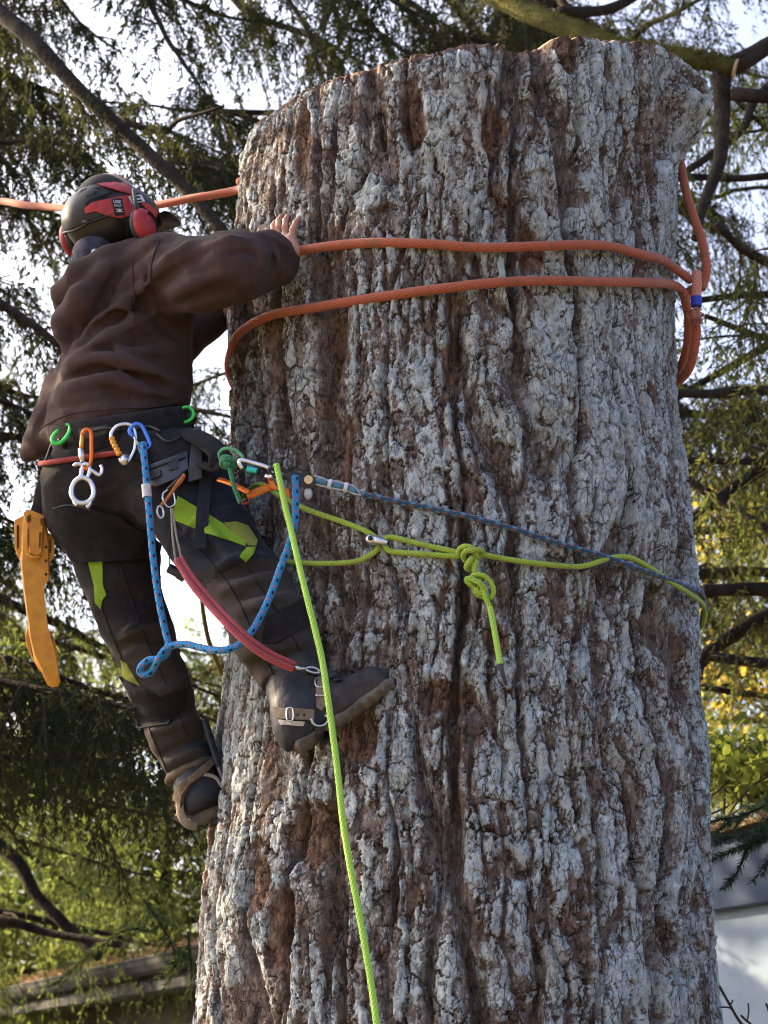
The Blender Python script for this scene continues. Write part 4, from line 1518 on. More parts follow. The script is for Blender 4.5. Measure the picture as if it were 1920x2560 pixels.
def apply_folds(P, d, folds, k=.010):
    m = np.abs(d) < .06
    if not m.any():
        return d
    Q = P[m]
    e = d[m]
    for (c, r, kind, lift) in folds:
        lo, hi = c.min(0) - .07, c.max(0) + .07
        s = ((Q > lo) & (Q < hi)).all(-1)
        if not s.any():
            continue
        q = Q[s]
        f = None
        for a, b in zip(c[:-1], c[1:]):
            g_ = d_cone(q, a, b, r, r)
            f = g_ if f is None else np.minimum(f, g_)
        e[s] = smin(e[s], f, k) if kind > 0 else smax(e[s], -f, k)
    d = d.copy()
    d[m] = e
    return d


HF = [([(398, 604), (312, 662), (272, 722), (246, 772), (204, 830), (176, 880)], .015, .013, -1),
      ([(424, 672), (337, 745), (251, 808), (172, 885)], .022, .012, 1),
      ([(398, 720), (320, 770), (235, 830)], .016, .010, -1),
      ([(462, 768), (337, 806), (217, 880), (156, 916)], .020, .012, 1),
      ([(470, 800), (362, 846), (250, 882)], .016, .011, -1),
      ([(159, 925), (250, 897), (330, 912), (410, 945), (477, 972)], .022, .015, 1),
      ([(165, 955), (250, 925), (340, 940), (420, 975)], .016, .011, -1),
      ([(140, 985), (241, 950), (337, 966), (440, 1010)], .022, .010, 1),
      ([(230, 985), (300, 985), (380, 1015)], .014, .007, -1),
      ([(105, 1035), (190, 1010), (290, 1000), (440, 1004)], .010, .006, -1),
      ([(120, 1000), (90, 1080)], .016, .008, -1),
      ([(366, 700), (425, 645), (470, 610)], .018, .009, 1),
      ([(390, 720), (450, 670), (520, 628)], .016, .009, -1),
      ([(425, 740), (500, 700), (570, 690)], .020, .010, 1),
      ([(440, 765), (520, 735), (590, 728)], .014, .008, -1),
      ([(520, 612), (575, 600), (625, 605)], .014, .007, 1),
      ([(560, 640), (610, 628), (655, 640)], .012, .008, -1),
      ([(640, 600), (655, 640), (650, 690)], .014, .009, 1),
      ([(672, 602), (688, 640), (680, 690)], .012, .009, -1),
      ([(690, 620), (702, 655), (694, 690)], .012, .008, 1),
      ([(712, 615), (722, 650), (712, 688)], .009, .006, -1),
      ([(350, 640), (372, 700), (366, 770)], .008, .004, -1),
      ([(400, 800), (440, 840), (470, 900)], .016, .008, -1),
      ([(300, 870), (400, 880), (475, 870)], .018, .008, 1)]
hood_folds = folds_for(hoodie_base, HF)


def cloth_relief(q, across, s):
    """creases: sharp-edged ridges that run across a direction, bent and broken by a slower noise"""
    a = unit(np.array(across))
    t = q @ a
    w = .035 * vnoise(q[:, 0] * 7, q[:, 1] * 7, q[:, 2] * 7, s)
    r1 = np.abs(vnoise((t + w) * 24, (q[:, 0] - q[:, 1]) * 6, q[:, 2] * 4, s + 1))
    r2 = np.abs(vnoise((t - w) * 52, (q[:, 0] + q[:, 1]) * 16, q[:, 2] * 14, s + 2))
    g_ = sstep(-.5, .4, vnoise(q[:, 0] * 6, q[:, 1] * 6, q[:, 2] * 6, s + 3))
    return (.013 * r1 - .004) * (.35 + .65 * g_) + (.0042 * r2 - .001) * g_ + .003 * vnoise(q[:, 0] * 15, q[:, 1] * 15, q[:, 2] * 15, s + 4)


def hoodie(P):
    d = hoodie_base(P)
    d = apply_folds(P, d, hood_folds)
    m = np.abs(d) < .05
    if m.any():
        q = P[m].astype(float)
        d[m] += cloth_relief(q, (.55, .0, .83), 5).astype(RS)
    return hoodie_cut(P, d)


person = thing('person', 'climber in brown hoodie and dark chainsaw trousers clinging to the trunk, seen from behind', 'person', tuple(pt(330, 1150, 4.74)))
V, Fq = surface_net(hoodie, (-1.02, 4.28, 2.95), (-.14, 5.22, 4.10), .0065, 1)
hoodie_o = obj('hoodie', V, Fq, m_hood, person)

# ---------- trousers
TR = dict(pc=pt(322, 1150, 4.74), bl=pt(225, 1220, 4.78), br=pt(400, 1200, 4.66))


def trousers_base(P):
    d = d_cone(P, pt(322, 1080, 4.74), pt(330, 1170, 4.74), .155, .165)
    d = smin(d, d_cone(P, pt(226, 1200, 4.76), pt(240, 1262, 4.79), .128, .128), .05)
    d = smin(d, d_cone(P, pt(410, 1180, 4.65), pt(455, 1215, 4.64), .125, .125), .05)
    L_ = chain(P, [(pt(238, 1262, 4.81), .128), (pt(290, 1390, 4.85), .108), (pt(318, 1500, 4.86), .090), (pt(345, 1575, 4.86), .083), (pt(400, 1720, 4.88), .074), (pt(440, 1840, 4.88), .067), (pt(480, 1932, 4.88), .060)], .03)
    R_ = chain(P, [(pt(455, 1215, 4.65), .124), (pt(540, 1365, 4.59), .106), (pt(622, 1468, 4.52), .096), (pt(676, 1575, 4.46), .094), (pt(725, 1700, 4.45), .077)], .03)
    return smin(smin(d, L_, .04), R_, .04)


_tl = unit(pt(480, 1932, 4.88) - pt(440, 1840, 4.88))
_tr = unit(pt(725, 1700, 4.45) - pt(676, 1575, 4.46))
_trc = unit(_tr + .10 * np.array([0, 0, 1]))
TF = [([(150, 1290), (230, 1275), (330, 1290)], .010, .005, -1), ([(420, 1310), (480, 1360), (560, 1400)], .014, .008, -1),
      ([(500, 1300), (560, 1370), (610, 1400)], .016, .009, 1), ([(545, 1420), (600, 1400), (660, 1390)], .016, .011, 1),
      ([(548, 1450), (610, 1425), (680, 1420)], .012, .009, -1), ([(545, 1480), (600, 1460), (690, 1440)], .018, .011, 1),
      ([(560, 1510), (620, 1490), (700, 1470)], .012, .009, -1), ([(600, 1530), (650, 1515), (710, 1490)], .014, .008, 1),
      ([(600, 1640), (680, 1625), (770, 1600)], .016, .008, 1), ([(620, 1670), (700, 1650), (780, 1622)], .012, .008, -1),
      ([(260, 1480), (330, 1490), (400, 1520)], .014, .007, -1), ([(250, 1440), (330, 1450), (395, 1470)], .018, .007, 1),
      ([(290, 1600), (350, 1570), (420, 1580)], .016, .009, 1), ([(290, 1625), (350, 1600), (430, 1615)], .012, .009, -1),
      ([(330, 1740), (400, 1730), (470, 1700)], .014, .008, 1), ([(340, 1790), (400, 1800), (480, 1770)], .012, .008, -1),
      ([(370, 1830), (430, 1820), (500, 1800)], .016, .010, 1), ([(395, 1890), (450, 1870), (510, 1840)], .012, .008, -1),
      ([(400, 1920), (460, 1895), (520, 1870)], .014, .008, 1), ([(240, 1390), (300, 1400), (390, 1395)], .008, .005, -1)]
tr_folds = folds_for(trousers_base, TF)


def trousers(P):
    d = apply_folds(P, trousers_base(P), tr_folds)
    m = np.abs(d) < .05
    if m.any():
        q = P[m].astype(float)
        d[m] += cloth_relief(q, (-.2, .0, .98), 15).astype(RS)
    # hems and the open waist
    a = ((P - pt(480, 1930, 4.88).astype(RS)) @ _tl.astype(RS))
    d = np.where((P[..., 2] < 2.66) & (P[..., 0] < -.36) & (P[..., 1] > 4.68), smax(d, a, .006), d)
    b = ((P - pt(724, 1692, 4.45).astype(RS)) @ _trc.astype(RS))
    d = np.where((P[..., 1] < 4.70) & (P[..., 2] < 2.90), smax(d, b, .006), d)
    return smax(d, (P @ (-hn).astype(RS) + RS(hoff) - .09), .01)


V, Fq = surface_net(trousers, (-.98, 4.28, 2.15), (-.10, 5.12, 3.42), .0068, 1)
Fc = V[Fq].mean(1)
# cloth of the lower legs is dustier: the knee-down pieces are another fabric
dL = (Fc - pt(345, 1575, 4.86)) @ _tl
dR = (Fc - pt(640, 1480, 4.50)) @ _tr
low = np.where(Fc[:, 1] > 4.70 + .0, dL > .02, dR > -.05)
navy = (~low) & (Fc[:, 2] > pt(0, 1480, 4.7)[2]) & (Fc[:, 0] > pt(400, 1400, 4.65)[0])
trou = obj('trousers', V, Fq, [m_trous, m_dusty, m_navy], person, mi=np.where(low, 1, np.where(navy, 2, 0)))
for nm, poly, mm in [
        ('vent_panel', [(445, 1240), (492, 1268), (560, 1311), (572, 1325), (614, 1353), (614, 1366), (570, 1350), (516, 1333), (430, 1298)], m_green),
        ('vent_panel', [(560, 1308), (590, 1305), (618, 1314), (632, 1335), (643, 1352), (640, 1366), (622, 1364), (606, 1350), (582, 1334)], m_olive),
        ('vent_panel', [(617, 1369), (640, 1369), (634, 1384), (614, 1405), (599, 1392), (607, 1381)], m_green),
        ('vent_panel', [(219, 1398), (256, 1392), (258, 1463), (266, 1487), (256, 1501), (253, 1523), (239, 1506), (236, 1463)], m_green),
        ('vent_panel', [(303, 1650), (318, 1660), (335, 1690), (353, 1718), (345, 1728), (322, 1715), (308, 1690)], m_olive)]:
    patch(trousers, poly, nm, mm, trou, off=.0008, thick=.0035, cell=7)
patch(trousers, [(664, 1545), (770, 1490), (778, 1560), (690, 1610), (655, 1608)], 'knee_patch', m_trous, trou, off=.002, thick=.006)
patch(trousers, [(300, 1690), (330, 1745), (350, 1822), (420, 1812), (462, 1770), (470, 1720), (400, 1740)], 'knee_patch', m_trous, trou, off=.002, thick=.004)


def seam(fn, poly, parent, m, r=.0016, off=.0006, name='seam'):
    q = catmull(np.array(poly, float), 10)
    P = fill_nan(march(fn, q[:, 0], q[:, 1], 4.0, 5.4))
    mb = MB()
    mb.tube(P + grad(fn, P) * off, r, 6)
    return mb.build(name, m, parent)


for poly in ([(398, 602), (380, 655), (378, 715), (396, 778)], [(102, 1068), (180, 1034), (290, 1022), (400, 1016), (474, 990)], [(700, 604), (706, 640), (700, 690)], [(330, 650), (335, 760), (330, 880), (320, 1000)]):
    seam(hoodie, poly, hoodie_o, m_hood)
for poly in ([(215, 1400), (262, 1540), (318, 1680), (372, 1820), (418, 1930)], [(300, 1410), (350, 1560), (410, 1700), (470, 1840)], [(430, 1300), (520, 1400), (585, 1480), (640, 1600), (690, 1700)], [(620, 1420), (700, 1540), (760, 1640)]):
    seam(trousers, poly, trou, m_trous)


# ---------- boots
def flat_cone(P, a, b, ra, rb, ax, f):
    """round cone squeezed or widened along ax by f"""
    ax = np.asarray(ax, RS)
    o = np.asarray(a, RS)
    q = P - o
    s = (q @ ax)
    q = q - s[..., None] * ax * (1 - 1 / f)
    bb = np.asarray(b, RS) - o
    bb = bb - (bb @ ax) * ax * (1 - 1 / f)
    return d_cone(q, np.zeros(3, RS), bb, ra, rb) * min(1, f)


BY = 4.415
RB = dict(a=pt(735, 1690, BY + .03), b=pt(752, 1790, BY + .01), h=pt(752, 1822, BY), m=pt(835, 1762, BY), t=pt(930, 1712, BY - .005))
yax = np.array([0, 1.0, 0])


_ax = unit(pt(984, 1715, BY) - pt(741, 1875, BY))
SN = unit(np.cross(_ax, yax))
if SN[2] > 0:
    SN = -SN                                      # points out of the sole
SN = SN * 1.0


def boot_shell(P):
    d = chain(P, [(RB['a'], .073), (RB['b'], .064), (RB['h'], .052)], .03)
    d = smin(d, flat_cone(P, RB['h'], RB['m'], .052, .050, yax, .92), .035)
    d = smin(d, flat_cone(P, RB['m'], RB['t'], .049, .045, yax, 1.05), .03)
    cr = pt(858, 1726, BY - .045)
    d = smin(d, d_cone(P, cr, pt(858, 1760, BY - .05), .006, .006), .012)
    m = np.abs(d) < .03
    q = P[m].astype(float)
    d = d.copy()
    d[m] += (.0022 * vnoise(q[:, 0] * 40, q[:, 1] * 40, q[:, 2] * 40, 25) + .001 * vnoise(q[:, 0] * 110, q[:, 1] * 110, q[:, 2] * 110, 26)).astype(RS)
    e = ((P - pt(858, 1792, BY).astype(RS)) @ SN.astype(RS))
    return smax(d, e, .008)


V, Fq = surface_net(boot_shell, (-.36, 4.28, 2.28), (.06, 4.56, 2.92), .0055, 2)
Fc = V[Fq].mean(1)
sh = (Fc - pt(815, 1780, BY)) @ _ax < -.01
boot1 = obj('boot', V, Fq, [m_boot, m_bootn], person, mi=sh.astype(int))


def sole_r(P):
    a, b, c = pt(752, 1862, BY), pt(846, 1800, BY), pt(966, 1718, BY - .005)
    d = smin(flat_cone(P, a, b, .021, .018, yax, 2.4), flat_cone(P, b, c, .018, .019, yax, 2.5), .01)
    # separate heel block and lugs
    u_ = (P - a.astype(RS)) @ _ax.astype(RS)
    w_ = (P - b.astype(RS)) @ SN.astype(RS)
    lug = (np.sin(u_ * 2 * math.pi / .026) * .0028)
    d = d + np.where(w_ > .004, lug, 0).astype(RS)
    d = smax(d, -(d_cone(P, pt(815, 1846, BY - .08), pt(815, 1846, BY + .08), .017, .017)), .004)
    return d


V, Fq = surface_net(sole_r, (-.36, 4.24, 2.28), (.08, 4.56, 2.84), .0045, 1)
obj('sole', V, Fq, m_sole, boot1)

LY = 4.86
LB = dict(a=pt(478, 1895, LY + .02), b=pt(496, 1965, LY), h=pt(510, 2002, LY - .012), t=pt(500, 1992, LY + .19))


def boot_l(P):
    d = chain(P, [(LB['a'], .058), (LB['b'], .054), (LB['h'], .050)], .03)
    d = smin(d, d_cone(P, LB['h'], LB['t'], .048, .042), .03)
    m = np.abs(d) < .03
    q = P[m].astype(float)
    d = d.copy()
    d[m] += (.0022 * vnoise(q[:, 0] * 40, q[:, 1] * 40, q[:, 2] * 40, 35)).astype(RS)
    return smax(d, ((P - pt(516, 2036, LY).astype(RS)) @ SL.astype(RS)), .010)


SL = unit(np.array([.45, -.25, -1.0]))
V, Fq = surface_net(boot_l, (-.58, 4.74, 2.15), (-.36, 5.14, 2.60), .0055, 2)
boot2 = obj('boot', V, Fq, m_bootn, person)


def sole_l(P):
    a, b = pt(518, 2036, LY - .012), pt(508, 2020, LY + .19)
    s_ = unit(np.cross(b - a, SL))
    return flat_cone(P, a, b, .022, .019, s_, 2.3)


V, Fq = surface_net(sole_l, (-.62, 4.72, 2.12), (-.36, 5.16, 2.5), .0055, 1)
obj('sole', V, Fq, m_sole, boot2)
# stitched welt arch and heel counter of the boot seen from behind
bl = lambda P: boot_l(np.asarray(P, RS))
arch = fill_nan(march(bl, *catmull(np.array([(452, 2028), (458, 1985), (475, 1952), (505, 1936), (538, 1944), (553, 1965)], float), 7).T))
mb = MB()
mb.tube(arch, .0055, 8)
mb.build('pale_welt', mat('pale_boot_trim', (.34, .33, .29), .8, .2, vscale=60, bump=.5), boot2)
arch = fill_nan(march(bl, *catmull(np.array([(470, 2042), (505, 2040), (540, 2022), (566, 2000)], float), 7).T))
mb = MB()
mb.tube(arch, .005, 8)
mb.build('welt', m_sole, boot2)
# fleecy turned-out hem of the left trouser leg
hemc = ring_on(lambda P: trousers_base(P), pt(478, 1928, 4.88), unit(np.cross(_tl, yax)), unit(np.cross(_tl, np.cross(_tl, yax))), 48, .01, .2)
mb = MB()
V, Fs, uv = sweep(hemc, .013, 10, closed=True)
V = V + .004 * np.stack([fbm(V[:, 0] * 90, V[:, 1] * 90, V[:, 2] * 90, s=q) for q in (1, 2, 3)], 1)
mb.add(V, Fs)
mb.build('hem', m_suede, trou)

# ---------- the body inside the clothes, with head and hands
HC = pt(280, 556, 4.725)                           # middle of the head
hF = unit(np.array([.62, .76, .30]))
hR = unit(np.cross(hF, UP))
hU = np.cross(hR, hF)
HR = np.stack([hR, hF, hU], 1)


def head_pt(r, f, u):
    return HC + hR * r + hF * f + hU * u


def body_field(P):
    d = d_ell(P, head_pt(0, .005, .03), (.078, .098, .105), HR)
    d = smin(d, d_ell(P, head_pt(0, .035, -.055), (.058, .066, .062), HR), .03)
    d = smin(d, d_cone(P, head_pt(0, .098, -.005), head_pt(0, .112, -.03), .011, .015), .012)    # nose
    for s in (-1, 1):
        d = smin(d, d_ell(P, head_pt(s * .078, -.005, -.01), (.008, .018, .03), HR), .006)       # ears
        d = smax(d, -d_ell(P, head_pt(s * .032, .098, .012), (.016, .010, .010), HR), .012)      # eye sockets
        d = smin(d, d_ell(P, head_pt(s * .032, .084, .012), (.013, .013, .012), HR), .004)
    d = smax(d, -d_ell(P, head_pt(0, .105, -.068), (.024, .012, .004), HR), .006)                # mouth
    d = smin(d, d_cone(P, head_pt(0, -.02, -.06), pt(272, 660, 4.73), .052, .062), .03)
    d = smin(d, chain(P, [(H['c4'], .075), (H['c3'], .11), (H['c2'], .11), (pt(322, 1080, 4.74), .11), (pt(330, 1170, 4.74), .14)], .05), .05)
    d = smin(d, chain(P, [(H['c4'], .08), (H['sr'], .072), (H['el'], .052), (H['w2'], .034), (pt(732, 632, 4.605), .027)], .04), .04)
    d = smin(d, chain(P, [(H['c4'], .08), (H['sl'], .070), (H['e2'], .050), (H['w4'], .032), (pt(566, 780, 5.05), .026)], .04), .04)
    d = smin(d, chain(P, [(pt(240, 1220, 4.79), .10), (pt(318, 1500, 4.86), .062), (pt(345, 1575, 4.86), .06), (pt(478, 1900, 4.88), .036), (pt(502, 1975, LY + .01), .016), (pt(500, 1975, LY + .17), .012)], .04), .05)
    d = smin(d, chain(P, [(pt(430, 1190, 4.65), .10), (pt(622, 1468, 4.52), .065), (pt(676, 1575, 4.46), .06), (RB['b'], .034), (pt(762, 1800, BY), .016), (pt(910, 1715, BY), .012)], .04), .05)
    return d


V1, F1 = surface_net(body_field, (-.98, 4.30, 2.20), (.06, 5.24, 4.30), .016, 1)
V1h, F1h = surface_net(lambda P: smax(body_field(P), ((P - pt(272, 652, 4.73).astype(RS)) @ np.array([0, 0, -1], RS)), .004), (-.90, 4.5, 3.70), (-.50, 5.0, 4.25), .006, 1)


def hand_field(wrist, palm, fingers, thumb, pr, fr):
    def f(P):
        d = None
        for a, b in palm:
            e = d_cone(P, a, b, pr, pr * .92)
            d = e if d is None else smin(d, e, .012)
        d = smin(d, d_cone(P, wrist[0], wrist[1], wrist[2], pr * 1.05), .02)
        for fg, s in zip(fingers + [thumb], [1] * len(fingers) + [1.12]):
            n = len(fg)
            e = chain(P, [(p, fr * s * (1.04 - .10 * i)) for i, p in enumerate(fg)], .004)
            d = smin(d, e, .006)
        return d
    return f


def ot(px, py, off):
    return on_trunk(px, py, off)[0]


hp = lambda l: [ot(*q) for q in l]
hand1 = hand_field((pt(735, 655, 4.585), ot(733, 628, .030), .026),
                   [(ot(733, 626, .026), ot(728, 598, .022)), (ot(727, 626, .026), ot(713, 598, .022)), (ot(718, 628, .026), ot(700, 602, .022)), (ot(712, 630, .026), ot(690, 608, .020))],
                   [hp([(731, 596, .022), (732, 574, .026), (739, 556, .018), (748, 545, .006)]),
                    hp([(716, 594, .022), (712, 568, .027), (714, 550, .020), (719, 540, .006)]),
                    hp([(702, 596, .022), (695, 570, .027), (697, 551, .020), (703, 540, .006)]),
                    hp([(691, 602, .020), (682, 581, .025), (683, 565, .018), (687, 556, .006)])],
                   hp([(706, 626, .022), (684, 616, .020), (670, 604, .012), (662, 594, .006)]), .0165, .0092)
lo = ot(700, 600, .02) - .13
V2, F2 = surface_net(hand1, lo, lo + .26, .0028, 1)
lt = lambda px, py, Y: pt(px, py, Y)
hand2 = hand_field((pt(552, 785, 5.06), lt(566, 776, 5.065), .026),
                   [(lt(566, 776, 5.065), lt(577, 758, 5.06)), (lt(566, 774, 5.07), lt(577, 757, 5.08)), (lt(566, 774, 5.075), lt(576, 757, 5.10)), (lt(566, 776, 5.08), lt(575, 759, 5.115))],
                   [[lt(577, 756, 5.055), lt(580, 740, 5.05), lt(584, 726, 5.05), lt(590, 716, 5.055)],
                    [lt(577, 755, 5.078), lt(580, 736, 5.08), lt(584, 720, 5.085), lt(590, 710, 5.09)],
                    [lt(576, 755, 5.10), lt(579, 738, 5.105), lt(583, 722, 5.115), lt(589, 713, 5.12)],
                    [lt(575, 757, 5.118), lt(578, 744, 5.13), lt(582, 732, 5.14), lt(587, 725, 5.145)]],
                   [lt(566, 778, 5.055), lt(576, 776, 5.03), lt(584, 772, 5.015), lt(592, 768, 5.01)], .0155, .0090)
lo = lt(568, 750, 5.08) - .12
V3, F3 = surface_net(hand2, lo, lo + .24, .0035, 1)
n1, n2 = len(V1), len(V2)
n3 = n2 + len(V3)
obj('body', np.concatenate([V1, V2, V3, V1h]), np.concatenate([F1, F2 + n1, F3 + n1 + n2, F1h + n1 + n3]), m_skin, person)
# dark hair and the neck cloth under the helmet
hair = lambda P: smax(d_ell(P, head_pt(0, -.012, .02), (.086, .098, .112), HR), -((P - head_pt(0, .035, .0).astype(RS)) @ (-hF).astype(RS)), .01)
V, Fq = surface_net(hair, HC - .16, HC + .16, .007, 1)
obj('hair', V, Fq, mat('dark_hair', (.018, .014, .012), .7, .3, vscale=60, bump=1, bscale=300), person)
nk = lambda P: smax(smin(d_cone(P, head_pt(-.01, -.055, -.06), pt(236, 640, 4.69), .050, .060), d_cone(P, pt(236, 622, 4.66), pt(228, 640, 4.65), .035, .03), .02), -d_cone(P, head_pt(0, .06, -.06), pt(290, 650, 4.80), .05, .055), .01)
V, Fq = surface_net(nk, pt(250, 615, 4.68) - .17, pt(250, 615, 4.68) + .17, .006, 1)
V = V + .002 * np.stack([vnoise(V[:, 0] * 60, V[:, 1] * 60, V[:, 2] * 60, q) for q in (1, 2, 3)], 1)
obj('neck_gaiter', V, Fq, cloth_mat('indigo_neck_cloth', (.030, .030, .050), (.07, .07, .10), 40), person)
mb = MB()
mb.ball(pt(236, 634, 4.605), (.009, .008, .014))
mb.build('pale_tag', mat('pale_cloth', (.5, .52, .56), .9, .1, vscale=60), person)

# ------------------------------------------------------------------ helmet
m_hblack = mat('helmet_dark_shell', (.009, .0085, .0085), .5, .35, vscale=20, col2=(.028, .025, .023), bump=.15)
m_hred = mat('helmet_red', (.36, .030, .028), .5, .4, var=.35, vscale=26, bump=.15)
m_muff = mat('ear_muff_red', (.30, .016, .026), .5, .4, var=.35, vscale=24, bump=.2)
m_white = mat('white_sticker', (.62, .62, .62), .6, .3, var=.08, vscale=50, bump=0)
m_ink = mat('black_print', (.012, .012, .013), .6, .3, var=.2, vscale=50, bump=0)
m_vent = mat('vent_groove_shadow', (.008, .008, .009), .8, .2, var=.2, bump=0)  # dark colour paints in the shade of vents and muff grooves
SH = np.array([.117, .150, .108])                 # half width, half length, height of the shell


def shell_field(P):
    return d_ell(P, HC.astype(RS), SH, HR)


helmet = thing('safety_helmet', 'red and black climbing helmet with red ear muffs and white stickers on the climber', 'helmet', tuple(HC))
naz, nel = 96, 26
AZ = np.linspace(0, 2 * math.pi, naz, endpoint=False)   # 0 = right, pi/2 = front


def rim_el(az):
    b = -.22 + .26 * np.exp(-((np.cos(az) - 1) / .25) ** 2) + .26 * np.exp(-((np.cos(az) + 1) / .25) ** 2) + .12 * np.clip(np.sin(az), 0, 1)
    return b + .05 * np.sin(az * 5)


def ell_pt(az, el, off=0.0):
    n = np.stack([np.cos(el) * np.cos(az), np.cos(el) * np.sin(az), np.sin(el)], -1)
    q = n * (SH + off)
    return HC + q[..., :1] * hR + q[..., 1:2] * hF + q[..., 2:] * hU


t = np.linspace(0, 1, nel)[:, None]
EL = math.pi / 2 + (rim_el(AZ)[None] - math.pi / 2) * t
crest = .006 * np.exp(-(np.cos(AZ) / .28) ** 2)[None] * np.sin(t * math.pi) + .003 * np.cos(AZ * 6)[None] * np.sin(t * math.pi) ** 2
Vo = ell_pt(np.broadcast_to(AZ, EL.shape), EL, crest[..., None])
Vi = ell_pt(np.broadcast_to(AZ, EL.shape), EL, crest[..., None] - .006)
V = np.concatenate([Vo.reshape(-1, 3), Vi.reshape(-1, 3)])
n0 = naz * nel
Fs = []
for i in range(nel - 1):
    for j in range(naz):
        k = (j + 1) % naz
        a = [i * naz + j, (i + 1) * naz + j, (i + 1) * naz + k, i * naz + k]
        Fs += [a, [q + n0 for q in a[::-1]]]
for j in range(naz):
    k = (j + 1) % naz
    b_ = (nel - 1) * naz
    Fs.append([b_ + j, b_ + j + n0, b_ + k + n0, b_ + k])
shell = obj('shell', V, Fs, m_hblack, helmet)
# rolled rim
mb = MB()
mb.tube(Vo[-1] - hU * .001, .0035, 8, closed=True)
mb.build('rim', m_hblack, shell)
# peak
cp = []
for a in np.linspace(math.radians(38), math.radians(142), 15):
    e = rim_el(np.array(a)) + .08
    base = ell_pt(np.array(a), e)
    out = unit(hR * math.cos(a) * .9 + hF * math.sin(a) - hU * .10)
    ln = .030 + .038 * math.sin((a - math.radians(38)) / math.radians(104) * math.pi) ** .7
    cp.append((base, base + out * ln))
mb = MB()
Vp = np.array([p for ab in cp for p in (ab[0], (ab[0] + ab[1]) / 2 + hU * .006, ab[1])])
Vp2 = Vp - hU * .006
n = len(Vp)
Fp = []
for i in range(len(cp) - 1):
    for j in (0, 1):
        q = [i * 3 + j, i * 3 + j + 1, i * 3 + j + 4, i * 3 + j + 3]
        Fp += [q, [x + n for x in q[::-1]]]
    Fp.append([i * 3 + 2, i * 3 + 2 + n, i * 3 + 5 + n, i * 3 + 5])
mb.add(np.concatenate([Vp, Vp2]), Fp)
mb.build('peak', m_hblack, helmet, sharp=50)
pf = lambda poly, nm, mm, par, off=.0015, th=.003, fn=shell_field: patch(fn, poly, nm, mm, par, off=off, thick=th, cell=6, y0=4.3, y1=5.2)
pf([(212, 522), (230, 507), (262, 500), (296, 493), (334, 487), (345, 502), (334, 536), (302, 546), (268, 540), (240, 529), (214, 534)], 'red_band', m_hred, shell)
pf([(243, 462), (275, 455), (312, 462), (345, 482), (328, 487), (285, 474)], 'red_top_panel', m_hred, shell)
pf([(345, 500), (372, 512), (392, 530), (390, 545), (362, 522)], 'red_band', m_hred, shell)
pf([(214, 487), (224, 479), (243, 479), (240, 485), (226, 489), (216, 494)], 'vent', m_vent, shell, .001, .0016)
pf([(212, 511), (228, 498), (262, 486), (282, 475), (284, 479), (262, 493), (230, 505), (216, 516)], 'vent', m_vent, shell, .001, .0016)
pf([(190, 484), (214, 471), (250, 470), (250, 473), (216, 475), (192, 489)], 'vent', m_vent, shell, .001, .0016)
# stickers with their print
s1 = pf([(278, 500), (303, 497), (311, 537), (287, 541)], 'sticker', m_ink, shell, .004, .0012)
s2 = pf([(319, 494), (351, 489), (360, 505), (328, 511)], 'sticker', m_white, shell, .004, .0012)


def text_on(s, px, py, w_px, ang, name, m, parent, fn=shell_field, off=.0056):
    """flat lettering laid on the shell"""
    c = march(fn, px, py, 4.3, 5.2)[0]
    N = grad(fn, c[None])[0]
    th_ = math.radians(ang)
    d = pt(px + 10 * math.cos(th_), py - 10 * math.sin(th_), c[1]) - c
    ex = unit(d - N * (d @ N))
    ey = np.cross(N, ex)
    cu = bpy.data.curves.new(name, 'FONT')
    cu.body = s
    cu.align_x = 'CENTER'
    cu.align_y = 'CENTER'
    cu.size = 1
    cu.offset = .02
    o = bpy.data.objects.new(name, cu)
    C.objects.link(o)
    bpy.context.view_layer.update()
    sc_ = w_px * PXM(c[1]) / max(o.dimensions.x, 1e-3)
    me = bpy.data.meshes.new_from_object(o.evaluated_get(bpy.context.evaluated_depsgraph_get()))
    bpy.data.objects.remove(o)
    V = np.array([v.co[:] for v in me.vertices]) * sc_
    Fs = [list(p.vertices) for p in me.polygons]
    W = c + N * off + V[:, :1] * ex + V[:, 1:2] * ey
    return obj(name, W, Fs, m, parent, smooth=False), (c, N, ex, ey)


text_on('USE', 291, 507, 20, 8, 'lettering', m_white, s1)
_, (sc0, sN, sx, sy) = text_on('ONLY', 293, 516, 21, 8, 'lettering', m_white, s1)
u = PXM(4.6)
c0 = march(shell_field, 297, 528, 4.3, 5.2)[0] + sN * .0056
mb = MB()                                          # skull and crossed bones
for (dx, dy, rx, ry) in [(0, 1, 4.2, 4.0), (0, -3.0, 2.5, 2.0)]:
    a = np.linspace(0, 2 * math.pi, 16, endpoint=False)
    Q = c0 + ((dx + rx * np.cos(a)) * u)[:, None] * sx + ((dy + ry * np.sin(a)) * u)[:, None] * sy
    mb.add(Q, [list(range(16))])
for sg in (1, -1):
    p, q = c0 + (-9 * sx + sg * 4.5 * sy) * u, c0 + (9 * sx - sg * 4.5 * sy) * u
    w_ = unit(np.cross(sN, q - p)) * u * .9
    z_ = -sN * .0003
    mb.add(np.array([p - w_, p + w_, q + w_, q - w_]) + z_, [[0, 1, 2, 3]])
mb.build('emblem', m_white, s1, smooth=False)
mb = MB()
for dx, dy in ((-1.8, 1.6), (1.8, 1.6)):
    a = np.linspace(0, 2 * math.pi, 10, endpoint=False)
    mb.add(c0 + sN * .0003 + ((dx + 1.1 * np.cos(a)) * u)[:, None] * sx + ((dy + 1.1 * np.sin(a)) * u)[:, None] * sy, [list(range(10))])
mb.build('eye_socket', m_ink, s1, smooth=False)
